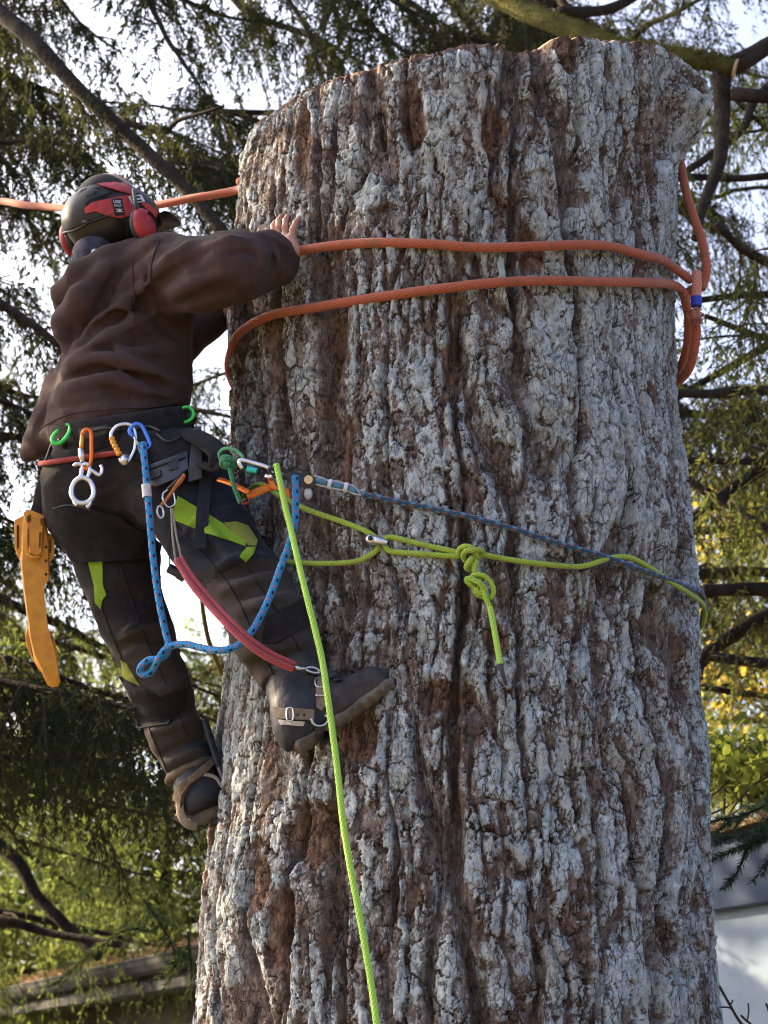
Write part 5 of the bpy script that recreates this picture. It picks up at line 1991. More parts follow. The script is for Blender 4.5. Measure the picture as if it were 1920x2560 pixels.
for k, (yy, hh) in enumerate(((497, 4.0), (505, 4.0))):    # two dark printed bars on the pale sticker
    pf([(325 + k * 3, yy - 1), (347 + k * 4, yy - 4), (348 + k * 4, yy - 4 + hh), (326 + k * 3, yy - 1 + hh)], 'printed_bar', m_ink, s2, .0052, .0008)
# inner padding and cradle
pad = lambda P: smax(smax(d_ell(P, HC.astype(RS), SH * .93, HR), (P - head_pt(0, 0, .02).astype(RS)) @ hU.astype(RS), .004), -d_ell(P, head_pt(0, .03, -.03), (.085, .12, .13), HR), .004)
V, Fq = surface_net(lambda P: np.maximum(pad(P), -((P - head_pt(0, 0, -.105).astype(RS)) @ hU.astype(RS))), HC - .18, HC + .18, .0065, 1)
obj('liner', V, Fq, m_blackpl, helmet)
for sgn, (mx, my, mY) in ((1, (361, 566, 4.60)), (-1, (178, 598, 4.80))):
    mc = pt(mx, my, mY)
    ax = unit(hR * sgn * .96 - hF * .22)
    e2 = unit(hU - ax * (hU @ ax) - .25 * hF)
    e1 = np.cross(e2, ax)
    R3 = np.stack([e1, e2, ax], 1)
    f = lambda P: smax(d_ell(P, mc, (.034, .050, .030), R3), -((P - (mc - ax * .004).astype(RS)) @ ax.astype(RS)), .006)
    V, Fq = surface_net(f, mc - .07, mc + .07, .004, 2)
    mu = obj('ear_muff', V, Fq, m_muff, helmet)
    cf = lambda P: d_ell(P, mc - ax * .010, (.037, .051, .020), R3)
    V, Fq = surface_net(cf, mc - .08, mc + .08, .0045, 2)
    obj('cushion', V, Fq, m_blackpl, mu)
    mb = MB()
    for r0_, a0_, a1_ in ((.60, -60, 70), (.82, -40, 50)):
        a = np.radians(np.linspace(a0_, a1_, 12))
        z_ = np.sqrt(np.clip(1 - r0_ ** 2, 0, 1))
        P = mc + .034 * r0_ * np.cos(a)[:, None] * (-e1 if sgn > 0 else e1) * -1 + .050 * r0_ * np.sin(a)[:, None] * e2 + ax * (.0295 * z_ + .001)
        mb.tube(P, .0024, 6)
    mb.build('groove', m_vent, mu)
    mb = MB()
    mb.tube(catmull([mc - ax * .004 + e2 * .03, mc + e2 * .06 - ax * .004, head_pt(sgn * .118, -.02, .055)], .01), .006, 8)
    mb.build('muff_arm', m_blackpl, mu)
# ratchet knob and headlamp clip at the back left
mb = MB()
kc = pt(190, 518, 4.66)
kn = unit(kc - HC)
mb.ball(kc, (.030, .024, .032))
mb.ball(pt(172, 540, 4.69), (.022, .020, .030))
mb.box(pt(172, 556, 4.66), (.030, .02, .022), bev=.005)
mb.tube(catmull([pt(178, 530, 4.64), pt(205, 552, 4.61), pt(222, 556, 4.60)], .01), .007, 8)
mb.build('lamp_clip', m_blackpl, helmet)
mb = MB()
mb.tube(catmull([pt(316, 548, 4.62), pt(322, 590, 4.63), pt(300, 612, 4.66)], .01), .006, 8, flat=(.016, .003, hR))
mb.tube(catmull([pt(206, 560, 4.64), pt(198, 610, 4.68), pt(196, 640, 4.72)], .01), .006, 8, flat=(.016, .003, hR))
mb.build('chin_strap', m_black, helmet, kind='stuff')

# ------------------------------------------------------------------ harness
harness = thing('climbing_harness', 'black padded harness belt with red edging round the hips of the climber', 'harness', tuple(pt(322, 1120, 4.74)))


def hips(P):
    return trousers_base(P)


bc = pt(322, 1078, 4.745)
bu = unit(pt(520, 1090, 4.58) - pt(100, 1150, 4.90))
bn = unit(-hn * 1.0)
bn = unit(bn - bu * (bn @ bu))
bv = np.cross(bn, bu)
ringp = ring_on(lambda P: hips(P), bc, bu, bv, 90, .05, .4, off=.008)
rad = unit(ringp - bc)
mb = MB()
V, Fs, uv = sweep(ringp, .01, 12, closed=True, flat=(.090, .018, rad))
mb.add(V, Fs, uv)
belt = mb.build('waist_belt', m_black, harness)
mb = MB()
mb.tube(ring_on(hips, bc - bn * .050, bu, bv, 90, .05, .4, off=.009), .007, 8, closed=True)
mb.build('red_edging', m_red, belt)
mb = MB()
V, Fs, uv = sweep(ring_on(hips, bc + bn * .010, bu, bv, 90, .05, .4, off=.020), .01, 8, closed=True, flat=(.030, .004, rad))
mb.add(V, Fs, uv)
mb.build('webbing', m_strapg, belt)
surf = lambda P: np.minimum(trousers_base(P), hoodie_cut(P, hoodie_base(P)))


def front(px, py, lift=.02, fn=None):
    """a point just in front of the climber's clothes"""
    P = march(fn or surf, px, py, 4.0, 5.4)[0]
    if np.isnan(P[0]):
        return None
    d = ray(px, py)
    return P - d / d[1] * lift


def over(l, lift=.02, fn=None, Y=None):
    out = []
    for p in l:
        q = front(p[0], p[1], lift, fn)
        if q is None:
            q = pt(p[0], p[1], out[-1][1] if out else (Y or 4.7))
        out.append(q)
    return np.array(out)


hp_ = lambda poly, nm, mm, par, off=.004, th=.008: patch(trousers_base, poly, nm, mm, par, off=off, thick=th)
leg = hp_([(136, 1268), (172, 1262), (225, 1272), (300, 1290), (360, 1330), (398, 1362), (392, 1392), (300, 1402), (210, 1404), (188, 1400), (166, 1352), (150, 1306)], 'leg_loop', m_black, harness)
mb = MB()
mb.tube(catmull(over([(132, 1272), (165, 1263), (205, 1268), (228, 1276)], .012, trousers_base), .01), .0022, 6)
mb.build('piping', m_strapg, leg)
hp_([(310, 1090), (400, 1085), (470, 1100), (520, 1135), (500, 1180), (420, 1165), (340, 1150), (305, 1130)], 'hip_pad', m_black, harness, .006, .016)
st = hp_([(498, 1175), (528, 1175), (520, 1372), (492, 1372)], 'leg_strap', m_navy, harness, .010, .004)
hp_([(478, 1088), (494, 1086), (500, 1205), (472, 1212), (470, 1180)], 'leg_strap', m_strapg, harness, .022, .004)
bk = hp_([(368, 1172), (440, 1150), (466, 1141), (469, 1180), (442, 1202), (402, 1218), (372, 1210)], 'buckle_plate', m_plastic, harness, .016, .012)
for q in ([(376, 1176), (438, 1158), (440, 1163), (378, 1182)], [(384, 1190), (410, 1182), (412, 1196), (388, 1204)], [(446, 1152), (462, 1147), (464, 1156), (448, 1162)]):
    hp_(q, 'rib', m_dsteel, bk, .026, .006)
hp_([(424, 1160), (446, 1154), (448, 1180), (428, 1184)], 'slot', m_blackpl, bk, .025, .004)
mb = MB()
V, Fs, uv = sweep(catmull(pts([(455, 1080, 4.56), (505, 1098, 4.50), (548, 1135, 4.46), (548, 1172, 4.46)]), .012), .01, 10, flat=(.06, .014, (.4, -.9, .2)))
mb.add(V, Fs, uv)
V, Fs, uv = sweep(catmull(pts([(500, 1160, 4.50), (530, 1168, 4.46), (556, 1162, 4.44)]), .012), .01, 10, flat=(.03, .010, (.4, -.9, .2)))
mb.add(V, Fs, uv)
mb.build('side_strap', m_black, harness)
for a, b, c in (((392, 1085), (420, 1104), (452, 1092)), ((115, 1150), (130, 1112), (150, 1098)), ((232, 1078), (262, 1070), (300, 1074)), ((340, 1072), (372, 1066), (402, 1078))):
    mb = MB()
    mb.tube(catmull(over([a, b, c], .030), .008), .0038, 8)
    mb.build('gear_loop', m_blackpl, harness)

# leg strap that carries the scabbard
mb = MB()
V, Fs, uv = sweep(catmull(pts([(122, 1180, 4.74), (108, 1222, 4.77), (100, 1262, 4.80), (90, 1292, 4.81)]), .01), .01, 10, flat=(.042, .010, (-.2, -1, 0)))
mb.add(V, Fs, uv)
V, Fs, uv = sweep(catmull(pts([(88, 1262, 4.81), (118, 1282, 4.80), (142, 1268, 4.75), (160, 1256, 4.70)]), .01), .01, 10, flat=(.030, .008, (0, -1, 0)))
mb.add(V, Fs, uv)
mb.build('scabbard_strap', m_black, harness)

# ------------------------------------------------------------------ gear that hangs from the belt
m_yel = mat('yellow_plastic', (.44, .18, .013), .6, .35, vscale=30, bump=.3, bscale=120, col2=(.58, .26, .022))
m_orng = mat('orange_anodised', (.75, .17, .02), .32, .5, metal=.55, var=.12, vscale=20, bump=.05)
m_blue = mat('blue_anodised', (.08, .22, .75), .3, .5, metal=.5, var=.12, vscale=20, bump=.05)
m_gren = mat('green_anodised', (.05, .62, .09), .35, .5, metal=.25, var=.12, vscale=20, bump=.05)
m_teal = mat('teal_anodised', (.03, .45, .38), .32, .5, metal=.4, var=.12, vscale=20, bump=.05)
m_amber = mat('orange_sleeve', (.72, .30, .03), .4, .5, metal=.2, var=.15, vscale=30, bump=.1)

SY = 4.80
scab = thing('saw_scabbard', 'yellow curved plastic hand saw scabbard hanging at the hip of the climber', 'scabbard', tuple(pt(85, 1290, SY)))


def slab_px(mb, poly, Y0, Y1, bev=0.0):
    """flat plastic form: outline at its own depth, real thickness, softened edge"""
    poly = np.asarray(poly, float)
    c = poly.mean(0)
    rings = []
    for Y, s in ((Y0, 1 - bev * 1.6), (Y0 + (Y1 - Y0) * .22, 1), (Y1, 1)):
        q = c + (poly - c) * s
        rings.append(pt(q[:, 0], q[:, 1], np.full(len(q), Y)))
    n = len(poly)
    V = np.concatenate(rings)
    Fs = [list(range(n)), list(range(3 * n - 1, 2 * n - 1, -1))]
    for k in range(2):
        for i in range(n):
            j = (i + 1) % n
            Fs.append([k * n + i, (k + 1) * n + i, (k + 1) * n + j, k * n + j])
    mb.add(V, Fs)
    return mb


mb = MB()
slab_px(mb, [(60, 1284), (112, 1290), (120, 1330), (123, 1440), (110, 1460), (112, 1500), (120, 1566), (130, 1600), (141, 1640), (146, 1668), (151, 1704), (146, 1716), (130, 1719), (118, 1712), (104, 1682), (86, 1650), (74, 1600), (70, 1564), (58, 1476), (50, 1399), (54, 1330)], SY - .012, SY + .02, .06)
body = mb.build('sheath', m_yel, scab, sharp=38)
mb = MB()
slab_px(mb, [(36, 1300), (60, 1288), (60, 1412), (48, 1400), (37, 1372)], SY, SY + .012, .05)
slab_px(mb, [(112, 1326), (128, 1338), (136, 1352), (136, 1390), (124, 1410), (124, 1442), (114, 1450)], SY, SY + .012, .05)
slab_px(mb, [(70, 1562), (63, 1585), (65, 1610), (76, 1638), (100, 1680), (92, 1640), (78, 1600)], SY, SY + .012, .05)
slab_px(mb, [(122, 1564), (130, 1584), (140, 1612), (146, 1640), (145, 1668), (134, 1630)], SY, SY + .012, .05)
mb.build('side_flange', m_yel, scab, kind='stuff', sharp=38)
mb = MB()
slab_px(mb, [(58, 1282), (74, 1274), (112, 1289), (108, 1318), (104, 1384), (92, 1392), (74, 1386), (66, 1318)], SY - .026, SY - .011, .05)
top = mb.build('clip_block', m_yel, scab, sharp=38)
for poly in ([(68, 1290), (76, 1286), (78, 1300), (73, 1308), (67, 1302)], [(100, 1298), (110, 1294), (110, 1312), (102, 1314)], [(68, 1320), (72, 1322), (72, 1370), (69, 1372)], [(98, 1332), (103, 1330), (101, 1368), (97, 1370)]):
    mb = MB()
    slab_px(mb, poly, SY - .0275, SY - .0262)
    mb.build('recess', mat('amber_recess_shade', (.12, .045, .006), .7, .2, var=.2, bump=0), top, smooth=False)  # dark slabs on the face paint in the shade of the holes
mb = MB()
mb.tube(catmull(pts([(68, 1384, SY - .026), (84, 1394, SY - .030), (100, 1392, SY - .026)]), .004), .004, 8)
mb.build('lip', m_yel, scab)
for poly in ([(42, 1314), (47, 1312), (47, 1370), (43, 1372)], [(124, 1345), (128, 1348), (128, 1380), (124, 1384)], [(71, 1590), (74, 1592), (84, 1640), (82, 1643)], [(126, 1588), (130, 1592), (138, 1640), (135, 1644)]):
    mb = MB()
    slab_px(mb, poly, SY - .0012, SY + .0001)
    mb.build('slot', mat('slot_shadow', (.06, .022, .004), .7, .2, var=.2, bump=0), body, smooth=False)  # thin dark slabs stand in for shade inside the slots
for py in (1368, 1402, 1436):
    mb = MB()
    mb.ball(pt(115, py, SY - .011), .004)
    mb.build('rivet', m_dsteel, body)


def gear_line(l, lift=.035, step=.004, closed=False):
    return catmull(over(l, lift), step, closed)


def flatten(P, Y=None):
    """lay a small piece in one upright plane at its mean depth, so that it keeps its shape"""
    P = P.copy()
    return P


def at_plane(l, Y):
    return np.array([pt(a, b, Y) for a, b in l])


def gy(px, py, lift):
    q = front(px, py, lift)
    return q[1]


def ring_gear(label, l, Y, r, m, name='gear_ring', cat='gear clip', group=None, tip=None):
    t = thing(name, label, cat, tuple(at_plane(l, Y).mean(0)), group)
    mb = MB()
    P = catmull(at_plane(l, Y), .004)
    n = len(P)
    mb.tube(P, r * (1 - .45 * np.abs(np.linspace(-1, 1, n)) ** 3), 10)
    mb.build('ring', m, t)
    mb = MB()
    mb.tube([P[n // 2] + np.array([0, .012, 0]), P[n // 2] + np.array([0, .05, 0])], .007, 8)
    mb.build('mount', m_blackpl, t)
    if tip:
        mb = MB()
        mb.tube(at_plane(tip, Y + .005), .0035, 8)
        mb.build('red_tip', m_red, t)
    return t


ring_gear('bright green open ring on the left end of the belt', [(146, 1074), (135, 1086), (130, 1100), (140, 1109), (155, 1104), (168, 1090), (175, 1074), (173, 1063), (165, 1062)], gy(152, 1100, .06), .0055, m_gren, group='green gear rings on the belt')
ring_gear('bright green open ring at the right end of the belt, under the hem', [(444, 1029), (456, 1020), (470, 1018), (482, 1028), (482, 1042), (470, 1053), (452, 1057), (434, 1054)], gy(455, 1050, .06), .005, m_gren, group='green gear rings on the belt', tip=[(420, 1045), (429, 1058)])

Yc = gy(215, 1150, .04)
cr = thing('carabiner', 'orange carabiner on the belt that holds the silver figure eight', 'carabiner', tuple(pt(216, 1120, Yc)))
mb = MB()
mb.tube(catmull(at_plane([(206, 1085), (212, 1076), (221, 1074), (228, 1084), (229, 1120), (228, 1150), (222, 1168), (214, 1172), (208, 1164)], Yc), .003), .0055, 10)
mb.build('spine', m_orng, cr)
mb = MB()
mb.tube(at_plane([(206, 1086), (204, 1112), (203, 1128)], Yc + .004), .0055, 10)
mb.build('gate', m_amber, cr)
mb = MB()
mb.tube(at_plane([(203, 1122), (205, 1140), (207, 1156)], Yc + .004), [.0085, .0085, .007], 12)
mb.build('screw_sleeve', m_steel, cr)
f8 = thing('figure_eight', 'silver rescue figure eight descender hanging from the orange carabiner', 'descender', tuple(pt(208, 1225, Yc)))
mb = MB()
a = np.linspace(0, 2 * math.pi, 40, endpoint=False)
e = np.stack([207 + 28 * np.cos(a) * (1 - .10 * np.sin(a)), 1226 - 32 * np.sin(a)], 1)
mb.tube(at_plane(e, Yc), .0068, 10, closed=True)
mb.tube(catmull(at_plane([(200, 1200), (206, 1172), (212, 1160), (222, 1163), (224, 1180), (216, 1202)], Yc), .004), .0055, 10)
mb.tube(catmull(at_plane([(212, 1163), (200, 1161), (190, 1160), (185, 1166)], Yc), .004), .005, 10)
mb.tube(catmull(at_plane([(222, 1170), (233, 1178), (246, 1187), (254, 1183), (256, 1172), (252, 1163)], Yc), .004), [.0055] * 4 + [.0055] * 50 if False else .005, 10)
mb.tube(catmull(at_plane([(184, 1245), (188, 1258), (194, 1263)], Yc), .004), .0055, 10)
mb.tube(catmull(at_plane([(228, 1248), (224, 1262), (217, 1269)], Yc), .004), .0055, 10)
mb.build('frame', m_alu, f8)

Yd = gy(312, 1120, .035)
sc2 = thing('carabiner', 'silver carabiner with orange locking sleeve beside the blue one', 'carabiner', tuple(pt(310, 1110, Yd)))
mb = MB()
mb.tube(catmull(at_plane([(278, 1094), (279, 1082), (292, 1066), (312, 1060), (328, 1064), (338, 1082), (338, 1118), (328, 1142), (318, 1156), (306, 1156), (300, 1146)], Yd), .003), .0048, 10)
mb.build('spine', m_alu, sc2)
mb = MB()
P = at_plane([(279, 1094), (284, 1108), (292, 1124), (299, 1138)], Yd)
P = catmull(P, .0016)
mb.tube(P, .0072 + .0010 * np.sin(np.arange(len(P)) * .9), 12)
mb.build('locking_sleeve', m_amber, sc2)
mb = MB()
mb.box(pt(313, 1150, Yd), (.024, .016, .026), bev=.004)
mb.build('roller', m_steel, sc2)
Ye = Yd - .004
bc2 = thing('carabiner', 'blue carabiner that carries the blue hanging rope', 'carabiner', tuple(pt(352, 1090, Ye)))
mb = MB()
mb.tube(catmull(at_plane([(330, 1066), (340, 1060), (352, 1063), (362, 1078), (374, 1106), (375, 1118), (366, 1122), (352, 1120)], Ye), .003), .0055, 10)
mb.build('spine', m_blue, bc2)
mb = MB()
mb.tube(catmull(at_plane([(330, 1066), (324, 1076), (327, 1086), (334, 1090)], Ye), .003), .0055, 10)
mb.build('nose', m_blue, bc2)
mb = MB()
mb.tube(at_plane([(330, 1082), (340, 1102), (354, 1121)], Ye), .0034, 8)
mb.build('gate', m_steel, bc2)

# small cluster on the right hip
Yh = gy(430, 1235, .04)
tk = thing('tool_tether', 'orange cord tether with a small steel ring and wire clip on the right hip', 'tether', tuple(pt(425, 1235, Yh)))
mb = MB()
P = catmull(at_plane([(462, 1186), (454, 1198), (440, 1216), (424, 1238), (408, 1258), (400, 1268)], Yh), .003)
mb.tube(P, .0042 + .0022 * np.exp(-((np.arange(len(P)) - 8) / 6.0) ** 2), 8)
mb.build('cord', mat('orange_cord', (.38, .13, .035), .85, .2, var=.4, vscale=80, bump=.8, bscale=300), tk)
mb = MB()
mb.tube(at_plane([(461, 1182), (440, 1205), (420, 1225)], Yh + .01), .006, 8)
mb.build('handle', m_blackpl, tk)
mb = MB()
a = np.linspace(0, 2 * math.pi, 20, endpoint=False)
mb.tube(at_plane(np.stack([401 + 8 * np.cos(a) - 2 * np.sin(a), 1280 - 15 * np.sin(a)], 1), Yh - .004), .0026, 8, closed=True)
mb.build('steel_ring', m_steel, tk)
mb = MB()
mb.tube(catmull(at_plane([(420, 1224), (408, 1234), (408, 1250), (418, 1266), (430, 1266), (438, 1256), (434, 1232)], Yh - .002), .003), .0022, 8)
mb.build('wire_clip', m_steel, tk)

# ------------------------------------------------------------------ spurs
sp1 = thing('climbing_spur', 'steel climbing spur with tan straps on the right boot, set against the bark', 'climbing spur', tuple(pt(790, 1790, BY - .05)))
bs_ = lambda P: boot_shell(np.asarray(P, RS))
pb_ = lambda poly, nm, mm, par, off=.004, th=.006: patch(bs_, poly, nm, mm, par, off=off, thick=th, cell=7, y0=4.0, y1=5.0)
s_ = pb_([(688, 1768), (720, 1771), (784, 1775), (783, 1801), (740, 1800), (694, 1797)], 'strap', m_tan, sp1)
pb_([(698, 1800), (762, 1805), (758, 1815), (704, 1811)], 'strap_lining', mat('pale_lining', (.40, .37, .32), .9, .1, vscale=60), sp1, .003, .004)
mb = MB()
for q in ([(718, 1772), (718, 1799), (732, 1799), (732, 1772)],):
    mb.tube(catmull(over(q, .010, bs_), .004, True), .0018, 6, closed=True)
mb.build('buckle', m_steel, s_)
mb = MB()
for px in (744, 760):
    mb.ball(over([(px, 1787)], .007, bs_)[0], .0032)
mb.build('eyelet', m_dsteel, s_)
v_ = pb_([(792, 1700), (815, 1699), (813, 1766), (804, 1777), (791, 1768)], 'strap', m_tan, sp1, .006, .006)
mb = MB()
mb.tube(catmull(over([(789, 1738), (802, 1739), (814, 1738)], .013, bs_), .004), .0028, 6)
mb.tube(catmull(over([(790, 1696), (792, 1716), (818, 1714), (816, 1694)], .013, bs_), .004, True), .0020, 6, closed=True)
mb.build('buckle', m_steel, v_)
pb_([(813, 1790), (842, 1800), (864, 1826), (856, 1836), (836, 1834), (816, 1815)], 'leather_pad', m_tan, sp1, .010, .008)
mb = MB()
mb.tube(catmull(over([(778, 1796), (784, 1810), (800, 1815), (816, 1808), (822, 1796), (812, 1788)], .012, bs_), .004), .0032, 8)
mb.build('strap_ring', m_steel, sp1)
mb = MB()
V, Fs, uv = sweep(catmull(over([(768, 1672), (800, 1682), (836, 1688), (846, 1700)], .010, lambda P: np.minimum(bs_(P), trousers_base(P))), .008), .01, 8, flat=(.022, .004, (0, -1, .2)))
mb.add(V, Fs, uv)
mb.build('ankle_strap', m_blackpl, sp1)
mb = MB()                                          # shank on the inner side, stirrup under the arch, spike into the bark
V, Fs, uv = sweep(catmull(pts([(770, 1660, 4.50), (790, 1740, 4.485), (806, 1806, 4.475), (812, 1838, 4.44), (806, 1846, 4.40), (800, 1836, 4.37), (798, 1815, 4.362)]), .008), .01, 8, flat=(.022, .006, (0, 1, 0)))
mb.add(V, Fs, uv)
mb.build('shank', m_dsteel, sp1)
mb = MB()
mb.tube(pts([(808, 1800, 4.482), (822, 1835, 4.52), (834, 1864, 4.56)]), [.009, .007, .0015], 8)
mb.build('gaff', m_steel, sp1)

sp2 = thing('climbing_spur', 'climbing spur with a silver bolt on the left boot at the trunk edge', 'climbing spur', tuple(pt(560, 1930, 4.80)))
mb = MB()
V, Fs, uv = sweep(catmull(pts([(512, 1800, 4.84), (530, 1860, 4.83), (548, 1915, 4.82), (564, 1966, 4.82), (569, 2012, 4.82), (560, 2046, 4.83), (530, 2058, 4.84)]), .008), .01, 8, flat=(.018, .006, (.3, -1, 0)))
mb.add(V, Fs, uv)
mb.build('shank', m_dsteel, sp2)
mb = MB()
P = pts([(545, 1918, 4.815), (560, 1955, 4.812), (568, 1985, 4.812), (569, 2018, 4.815)])
V, Fs, uv = sweep(catmull(P, .006), .01, 8, flat=(.007, .003, (.3, -1, 0)))
mb.add(V, Fs, uv)
mb.build('stirrup_strap', mat('grey_strap_edge', (.22, .22, .20), .8, .2, vscale=40), sp2)
mb = MB()
mb.box(pt(564, 1918, 4.83), (.032, .03, .05), bev=.006)
mb.box(pt(574, 1944, 4.83), (.030, .03, .034), bev=.006)
mb.build('gaff_block', m_blackpl, sp2, sharp=40)
mb = MB()
mb.tube(pts([(566, 1908, 4.805), (588, 1921, 4.80)]), .0125, 18)
mb.tube(pts([(584, 1928, 4.805), (592, 1932, 4.80)]), .006, 12)
mb.build('bolt', m_steel, sp2, sharp=40)
mb = MB()
mb.tube(pts([(576, 1956, 4.812), (586, 1954, 4.808)]), .008, 12)
mb.build('teal_cap', m_teal, sp2, sharp=40)
mb = MB()
mb.tube(pts([(562, 1930, 4.84), (576, 1960, 4.90), (590, 1990, 4.95)]), [.009, .007, .0015], 8)
mb.build('gaff', m_steel, sp2)
lb_ = lambda P: np.minimum(boot_l(np.asarray(P, RS)), trousers_base(np.asarray(P, RS)))
o_ = patch(lb_, [(447, 1972), (470, 1950), (500, 1925), (530, 1893), (536, 1910), (508, 1940), (478, 1962), (462, 1990), (458, 2050), (442, 2040), (440, 2000)], 'fleecy_gaiter', m_suede, sp2, off=.007, thick=.012, cell=7)
mb = MB()
V, Fs, uv = sweep(catmull(pts([(449, 1990, 4.825), (452, 2034, 4.815), (468, 2060, 4.81), (494, 2066, 4.81)]), .006), .01, 8, flat=(.022, .006, (-.3, -1, 0)))
mb.add(V, Fs, uv)
mb.build('strap', m_tan, sp2)

# ------------------------------------------------------------------ ropes
m_rorange = rope_mat('orange_rope_cover', (.42, .115, .060), (.30, .078, .040), braid=18, pitch=80, dirt=.65, dark=(.20, .09, .05))
m_rpink = rope_mat('faded_rope_cover', (.56, .24, .19), (.40, .15, .115), braid=14, pitch=55, dirt=.3, dark=(.25, .12, .09))
m_rlime = rope_mat('lime_rope_cover', (.36, .50, .06), (.22, .32, .035), braid=12, pitch=85, dirt=.5, dark=(.16, .19, .06))
m_rlime2 = rope_mat('bright_lime_rope_cover', (.40, .66, .10), (.30, .52, .07), braid=12, pitch=85, dirt=.15, dark=(.25, .40, .08))
m_rblue = rope_mat('blue_rope_cover', (.022, .26, .56), (.014, .17, .42), fleck=[((.30, .13, .22), 0.0, 1.35, 30), ((.015, .018, .05), 2.1, 1.30, 30)], braid=12, pitch=90, dirt=.15)
m_rdblue = rope_mat('dark_blue_rope_cover', (.030, .085, .15), (.015, .045, .085), fleck=[((.20, .09, .10), 0.0, 1.0, 24), ((.09, .20, .28), 2.1, 1.05, 24)], braid=12, pitch=90, dirt=.3)
m_rred = rope_mat('red_sheath', (.40, .065, .080), (.22, .030, .040), braid=16, pitch=70, dirt=.35)
m_rgreen = rope_mat('green_cord_cover', (.045, .25, .11), (.02, .13, .06), braid=10, pitch=110, dirt=.3)
m_rochre = rope_mat('ochre_rope_cover', (.26, .18, .045), (.15, .10, .03), braid=12, pitch=80, dirt=.3)
m_rtan = rope_mat('tan_cord_cover', (.36, .31, .24), (.22, .19, .14), braid=8, pitch=150, dirt=.2)


def rope(name, P, r, m, parent=None, sides=14, step=.008, closed=False, label=None, hint=True):
    Q = catmull(P, step, closed)
    if not closed:
        n = len(Q)
        t = np.arange(n) * step
        w = r * .22 * hint
        for i in range(3):
            Q[:, i] += w * fbm(t * 7, t * 0 + i * 9.7 + r * 1000, s=44 + i, oct=3)
    V, Fs, uv = sweep(Q, r * np.ones(len(Q)), sides, closed)
    # the seam of the pattern: u runs 0..1 round the rope and is read periodically
    return obj(name, V, Fs, m, parent, uv=uv) if label is None else tag(obj(name, V, Fs, m, parent, uv=uv), label)


def around(th0, z0, th1, z1, n, off):
    """points round the back of the trunk between two angles"""
    t = np.linspace(0, 1, n)
    th = th0 + (th1 - th0) * t
    z = z0 + (z1 - z0) * t
    r = trunk_r(z, np.cos(th)) + off
    return np.stack([XC + r * np.cos(th), YC + r * np.sin(th), z], 1)


def ang(p):
    return math.atan2(p[1] - YC, p[0] - XC)


ORR = .0125
rig = thing('rigging_rope', 'thick orange rope wrapped twice around the stump and running off to the left', 'rope', tuple(pt(1741, 730, 4.78)))
ow = .014
up = on_trunk([640, 690, 757, 880, 1042, 1215, 1389, 1504, 1609, 1660], [668, 645, 625, 609, 608, 619, 613, 613, 637, 652], ow)
kp = pt(1726, 700, 4.84)
lw = on_trunk([583, 590, 613, 683, 810, 926, 1042, 1157, 1273, 1389, 1504, 1620, 1672], [862, 845, 822, 787, 764, 746, 729, 715, 704, 701, 704, 706, 711], ow)
aL = ang(lw[0])
# upper wrap: from the eye at right across the front, round the left edge and behind
bk1 = around(ang(up[0]) , up[0][2], -math.pi - 1.2, up[0][2] + .05, 10, ow)
rope('wrap', np.concatenate([bk1[::-1][:-1], up, [kp]]), ORR, m_rorange, rig)
lowr = pts([(1700, 722, 4.80), (1714, 745, 4.82), (1720, 780, 4.83)])
bk2 = around(aL, lw[0][2], -math.pi - 1.3, pt(580, 980, 5)[2], 9, ow)
rope('wrap', np.concatenate([bk2[::-1][:-1], lw, lowr]), ORR, m_rorange, rig)
# strands hanging beside the right edge
rope('hanging_strand', pts([(1738, 800, 4.80), (1741, 825, 4.80), (1736, 873, 4.82), (1724, 918, 4.86), (1700, 948, 4.93), (1670, 966, 5.06), (1630, 972, 5.25)]), ORR, m_rorange, rig)
rope('hanging_strand', pts([(1719, 770, 4.83), (1721, 815, 4.85), (1714, 875, 4.90), (1694, 930, 4.99), (1668, 950, 5.12)]), ORR * .92, m_rorange, rig)
rope('crossing_strand', pts([(1712, 760, 4.86), (1724, 728, 4.85), (1750, 716, 4.84), (1764, 694, 4.83)]), ORR, m_rorange, rig)
# the line: from the eye up and behind the trunk, out at the left and away
rl = pts([(1752, 722, 4.82), (1763, 694, 4.82), (1766, 660, 4.82), (1756, 606, 4.83), (1734, 541, 4.86), (1712, 468, 4.92)])
e_ = pt(1694, 394, 5.02)
a1 = ang(e_)
mid = around(a1 + .25, e_[2] + .02, math.pi - .10, pt(600, 472, 5.12)[2] - .01, 8, .016)
lf = pts([(600, 474, 5.22), (482, 494, 5.32), (395, 512, 5.40), (280, 522, 5.52), (166, 521, 5.65), (0, 504, 5.95), (-200, 470, 6.5), (-480, 420, 7.6)])
tie = np.array([[-4.55, 9.95, 4.9]])
rope('line', np.concatenate([rl, [e_], mid, lf, tie]), ORR, m_rorange, rig)
eye = rope('spliced_eye', pts([(1741, 681, 4.755), (1742, 715, 4.75), (1741, 746, 4.75)]), .0135, m_rpink, rig, hint=False)
mb = MB()
mb.tube(pts([(1741, 743, 4.75), (1741, 766, 4.75)]), .0148, 16)
mb.build('blue_whipping', mat('blue_whipping', (.025, .05, .42), .6, .3, vscale=60, var=.3, bump=.5, bscale=400), rig, sharp=40)
r_ = np.random.default_rng(3)
mb = MB()
for i in range(80):
    p = pt(1740 + r_.normal(0, 7), 768 + r_.uniform(0, 34), 4.755 + r_.normal(0, .008))
    d = np.array([r_.normal(0, .6), r_.normal(0, .6), -r_.uniform(.1, 1.2)])
    q = p + unit(d) * r_.uniform(.008, .022)
    mb.tube(catmull([p, (p + q) / 2 + r_.normal(0, .003, 3), q], .006), .0016, 5)
mb.ball(pt(1740, 784, 4.755), (.013, .012, .020))
mb.build('frayed_end', m_rpink, rig, kind='stuff')

